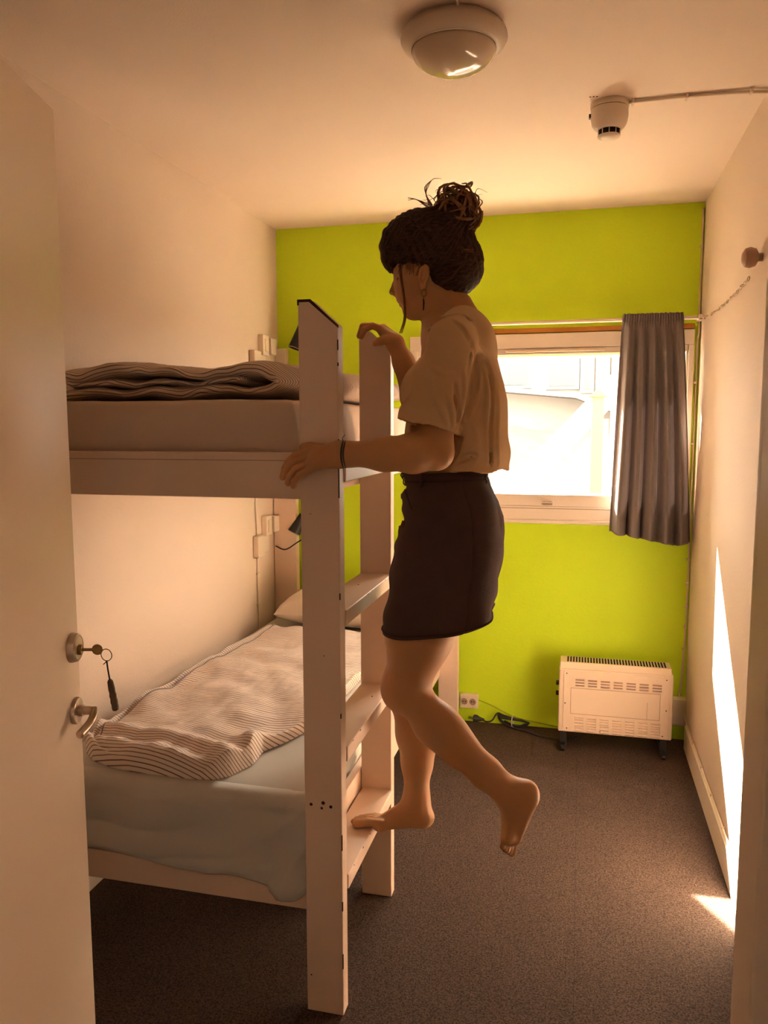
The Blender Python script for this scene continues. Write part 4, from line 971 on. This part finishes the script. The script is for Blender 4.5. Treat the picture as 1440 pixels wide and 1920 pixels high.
m.tube(crv(nkp+[nkp[0]], 5)[:-1], .0048, 6, closed=True); obj('neckband', m, M_tee, tsh, smooth=True)

# ---- skirt
rings = [  # py_front, px_front, py_back, px_back, half width y
 (884,764,880,908,.120), (897,763,893,912,.122), (915,761,912,917,.130), (945,759,942,932,.150), (975,757,972,940,.163), (1005,752,1005,942,.168), (1040,744,1040,941,.172),
 (1075,738,1075,936,.174), (1110,733,1108,931,.175), (1140,731,1132,927,.175), (1166,730,1150,922,.174)]
def srow(v):
    q = v*(len(rings)-1); i = min(int(q), len(rings)-2); t_ = q-i; a, b = rings[i], rings[i+1]
    return [a[j]+(b[j]-a[j])*t_ for j in range(5)]
def skirt(u, v, off=0.0):
    yf, xf, yb, xb, hw = srow(v); F_ = Vector(W(xf, yf, CY)); Bk = Vector(W(xb, yb, CY)); c = (F_+Bk)/2; a = 2*math.pi*u
    ca_, sa_ = math.cos(a), math.sin(a); rx = (Bk-F_).length/2
    ce = math.copysign(abs(ca_)**(.82-.2*v), ca_); se = math.copysign(abs(sa_)**(.82-.2*v), sa_)
    p = c + (Bk-F_)/2*ce + Vector((0, hw*se, 0))
    nrm = Vector((ca_/rx, sa_/hw, 0)).normalized()
    d = off + .013*nz(u*6, v*4, 3)*min(1, v*3) + .0035*math.sin(v*16+u*20)*max(0, v-.35)*max(0, 1-abs(u-.9)*5)
    d += .011*math.sin(30*(v*.8-u))*max(0, v-.5)*max(0, ca_) 
    fr = max(0, -ca_)**6
    d += fr*(.0035*math.sin(v*62)*(1 if v < .55 else 0) + .005*math.sin(v*30))       # button bumps down the front
    if v < .10: d += .002
    if .10 <= v < .125: d -= .0015
    if v > .965: d += .0015
    if abs(u-.83) < .004: d -= .002                       # side seam
    z = -.014*(v**2)*(abs(sa_)**2)*1.0
    return p + nrm*d + Vector((0, 0, z))
m = MB(); nu, nv = 240, 150
m.v = [tuple(skirt(i/nu, j/nv)) for j in range(nv+1) for i in range(nu)]
m.f = [(j*nu+i, (j+1)*nu+i, (j+1)*nu+(i+1) % nu, j*nu+(i+1) % nu) for j in range(nv) for i in range(nu)]
o = obj('skirt', m, M_skirt, person, smooth=True)
s = o.modifiers.new('thick', 'SOLIDIFY'); s.thickness = .004; s.offset = -1
M_skirt2 = mat('skirt_stitching', (.055, .033, .026), .8, .2)
m = MB(); m.tube([skirt(i/nu, .975, .002) for i in range(nu)], .0020, 5, closed=True); m.tube([skirt(i/nu, .112, .0015) for i in range(nu)], .0009, 5, closed=True)
m.tube([skirt(.83, .12+.85*k/40, .0012) for k in range(41)], .0011, 5)
m.tube([skirt(.56+.10*k/20, .20+.10*(k/20)**2, .001) for k in range(21)], .0012, 5)
obj('skirt_seam', m, M_skirt2, person, smooth=True)
for u0 in (.70, .965, .55):
    m = MB(); m.tube([skirt(u0, .0+.16*k/8, .004 if 0 < k < 8 else .001) for k in range(9)], .0045, 6, flat=.4); obj('belt_loop', m, M_skirt, person, smooth=True)
for k in range(5):
    v = .05+k*.10; p = skirt(.503, v, .002); obj('skirt_button', MB().lathe([(.0075, 0), (.0075, .002), (.006, .003)], p, (-1, -.1, 0), 12), M_brass if k == 3 else M_skirt2, person, auto=.5)
o = obj('leather_patch', MB().tube([skirt(.60, .375, .003), skirt(.60, .415, .003)], .0055, 6, flat=.5), mat('tan_leather', (.14, .05, .015), .6), person, smooth=True)

# ------------------------------------------------------------------ outside the window
M_ext = mat('outside_render', (.20, .18, .16), .8); M_ext2 = mat('outside_roof', (.07, .055, .045), .8, var=.2, vscale=3)
M_extg = mat('outside_glass', (.02, .035, .04), .6); M_extl = mat('outside_white_paint', (.13, .12, .11), .6); M_exto = mat('outside_orange_post', (.16, .07, .035), .7)
def ext_ground():
    m = MB(); m.add([(-30, YB+.19, -.3), (30, YB+.19, -.3), (30, 60, -.3), (-30, 60, -.3)], [(0, 1, 2, 3)]); return m
mat('dry_grass', (.055, .044, .033), .95, var=.5, vscale=6)
struct('ground_outside', ext_ground(), mat('bounce_ground', (.16, .145, .125), .95, var=.15, vscale=6))  # unseen ground, given a pale tone to bounce daylight up to the ceiling
# neighbouring house, stair and post seen through the window
h = thing('neighbour_house', 'pale overexposed neighbouring house with blue-grey windows and sloping roof', 'house', (-.2, 16, -.3))
obj('house_wall', MB().box(-4.2, 1.4, 15.6, 21, -.3, 4.6), M_ext, h)
obj('lean_to_roof', MB().prism([(-3.2, 2.35), (-.1, 2.05), (1.4, 1.45), (1.4, 1.37), (-.1, 1.97), (-3.2, 2.27)], 'y', 14.6, 15.59), M_extl, h)
obj('roof', MB().prism([(-5, 4.6), (2.2, 4.6), (-1.4, 6.2)], 'y', 15.2, 21.4), M_ext2, h)
for x, w, z0, z1 in ((-.62, .50, 2.22, 2.75), (.02, .13, 2.15, 2.8), (.30, .13, 2.1, 2.8), (.58, .13, 2.05, 2.8), (-1.6, .6, 2.25, 2.95)):
    f = obj('window_frame', MB().box(x-.06, x+w+.06, 15.5, 15.6, z0-.06, z1+.06), M_extl, h); obj('pane', MB().box(x, x+w, 15.48, 15.51, z0, z1), M_extg, f)
m = MB().prism([(-.95, -.3), (1.75, -.3), (1.75, 1.75), (1.60, 1.75), (-.95, .25)], 'y', 8.0, 8.08)
t = thing('garden_slide', 'white sloping ramp with slatted side outside the window', 'ramp', (.3, 8.0, -.3))
obj('ramp_deck', MB().prism([(-1.2, .40), (-1.2, .10), (.45, 1.86), (.45, 2.17)], 'y', 7.6, 8.4), M_extl, t)
for k in range(18):
    x = -1.1+k*.085; z1 = .10+(x+1.2)*1.06; 
    obj('slat', MB().box(x, x+.072, 7.7, 7.72, -.3, z1), M_ext, t)
setp(obj('fence_post', MB().box(.09, .19, 7.3, 7.42, -.3, 1.75).prism([(.06, 1.75), (.22, 1.75), (.14, 1.82)], 'y', 7.28, 7.44), M_exto), 'pale orange upright post outside the window', 'post')
setp(obj('hillside', MB().grid(lambda u, v: (-8+16*u, 10+4.5*v, -.3+1.7*v+.15*nz(u*20, v*8)), 40, 12), bpy.data.materials['dry_grass'], None, smooth=True, recalc=False), 'dry grassy bank rising beyond the ramp', 'hill', None, None)
setp(obj('sun_block_wall', MB().box(-4.5, -1.035, 5.0, 5.05, -.3, 3.2), M_ext2), 'tall wall added outside to block sun, left of the window view, mostly hidden behind the woman', 'wall')  # wall added to cut off the sun left of the floor patch
# invented fill lamp and bowl behind the camera, brightening surfaces that face it
t = thing('corridor_fill', 'added fill light in a round bowl on the corridor ceiling', 'lamp', (.2, -.9, H))
obj('fill_bowl', MB().lathe([(.15, 0), (.15, -.03), (.10, -.06), (.02, -.07)], (.2, -.9, H), n=32), M_trim, t, auto=.9)
ll = bpy.data.lights.new('fill_lamp', 'POINT'); ll.energy = 1.1; ll.shadow_soft_size = .12; ll.color = (1, .80, .58)
lo = bpy.data.objects.new('fill_lamp', ll); COL.objects.link(lo); lo.location = (.2, -.9, H-.25)
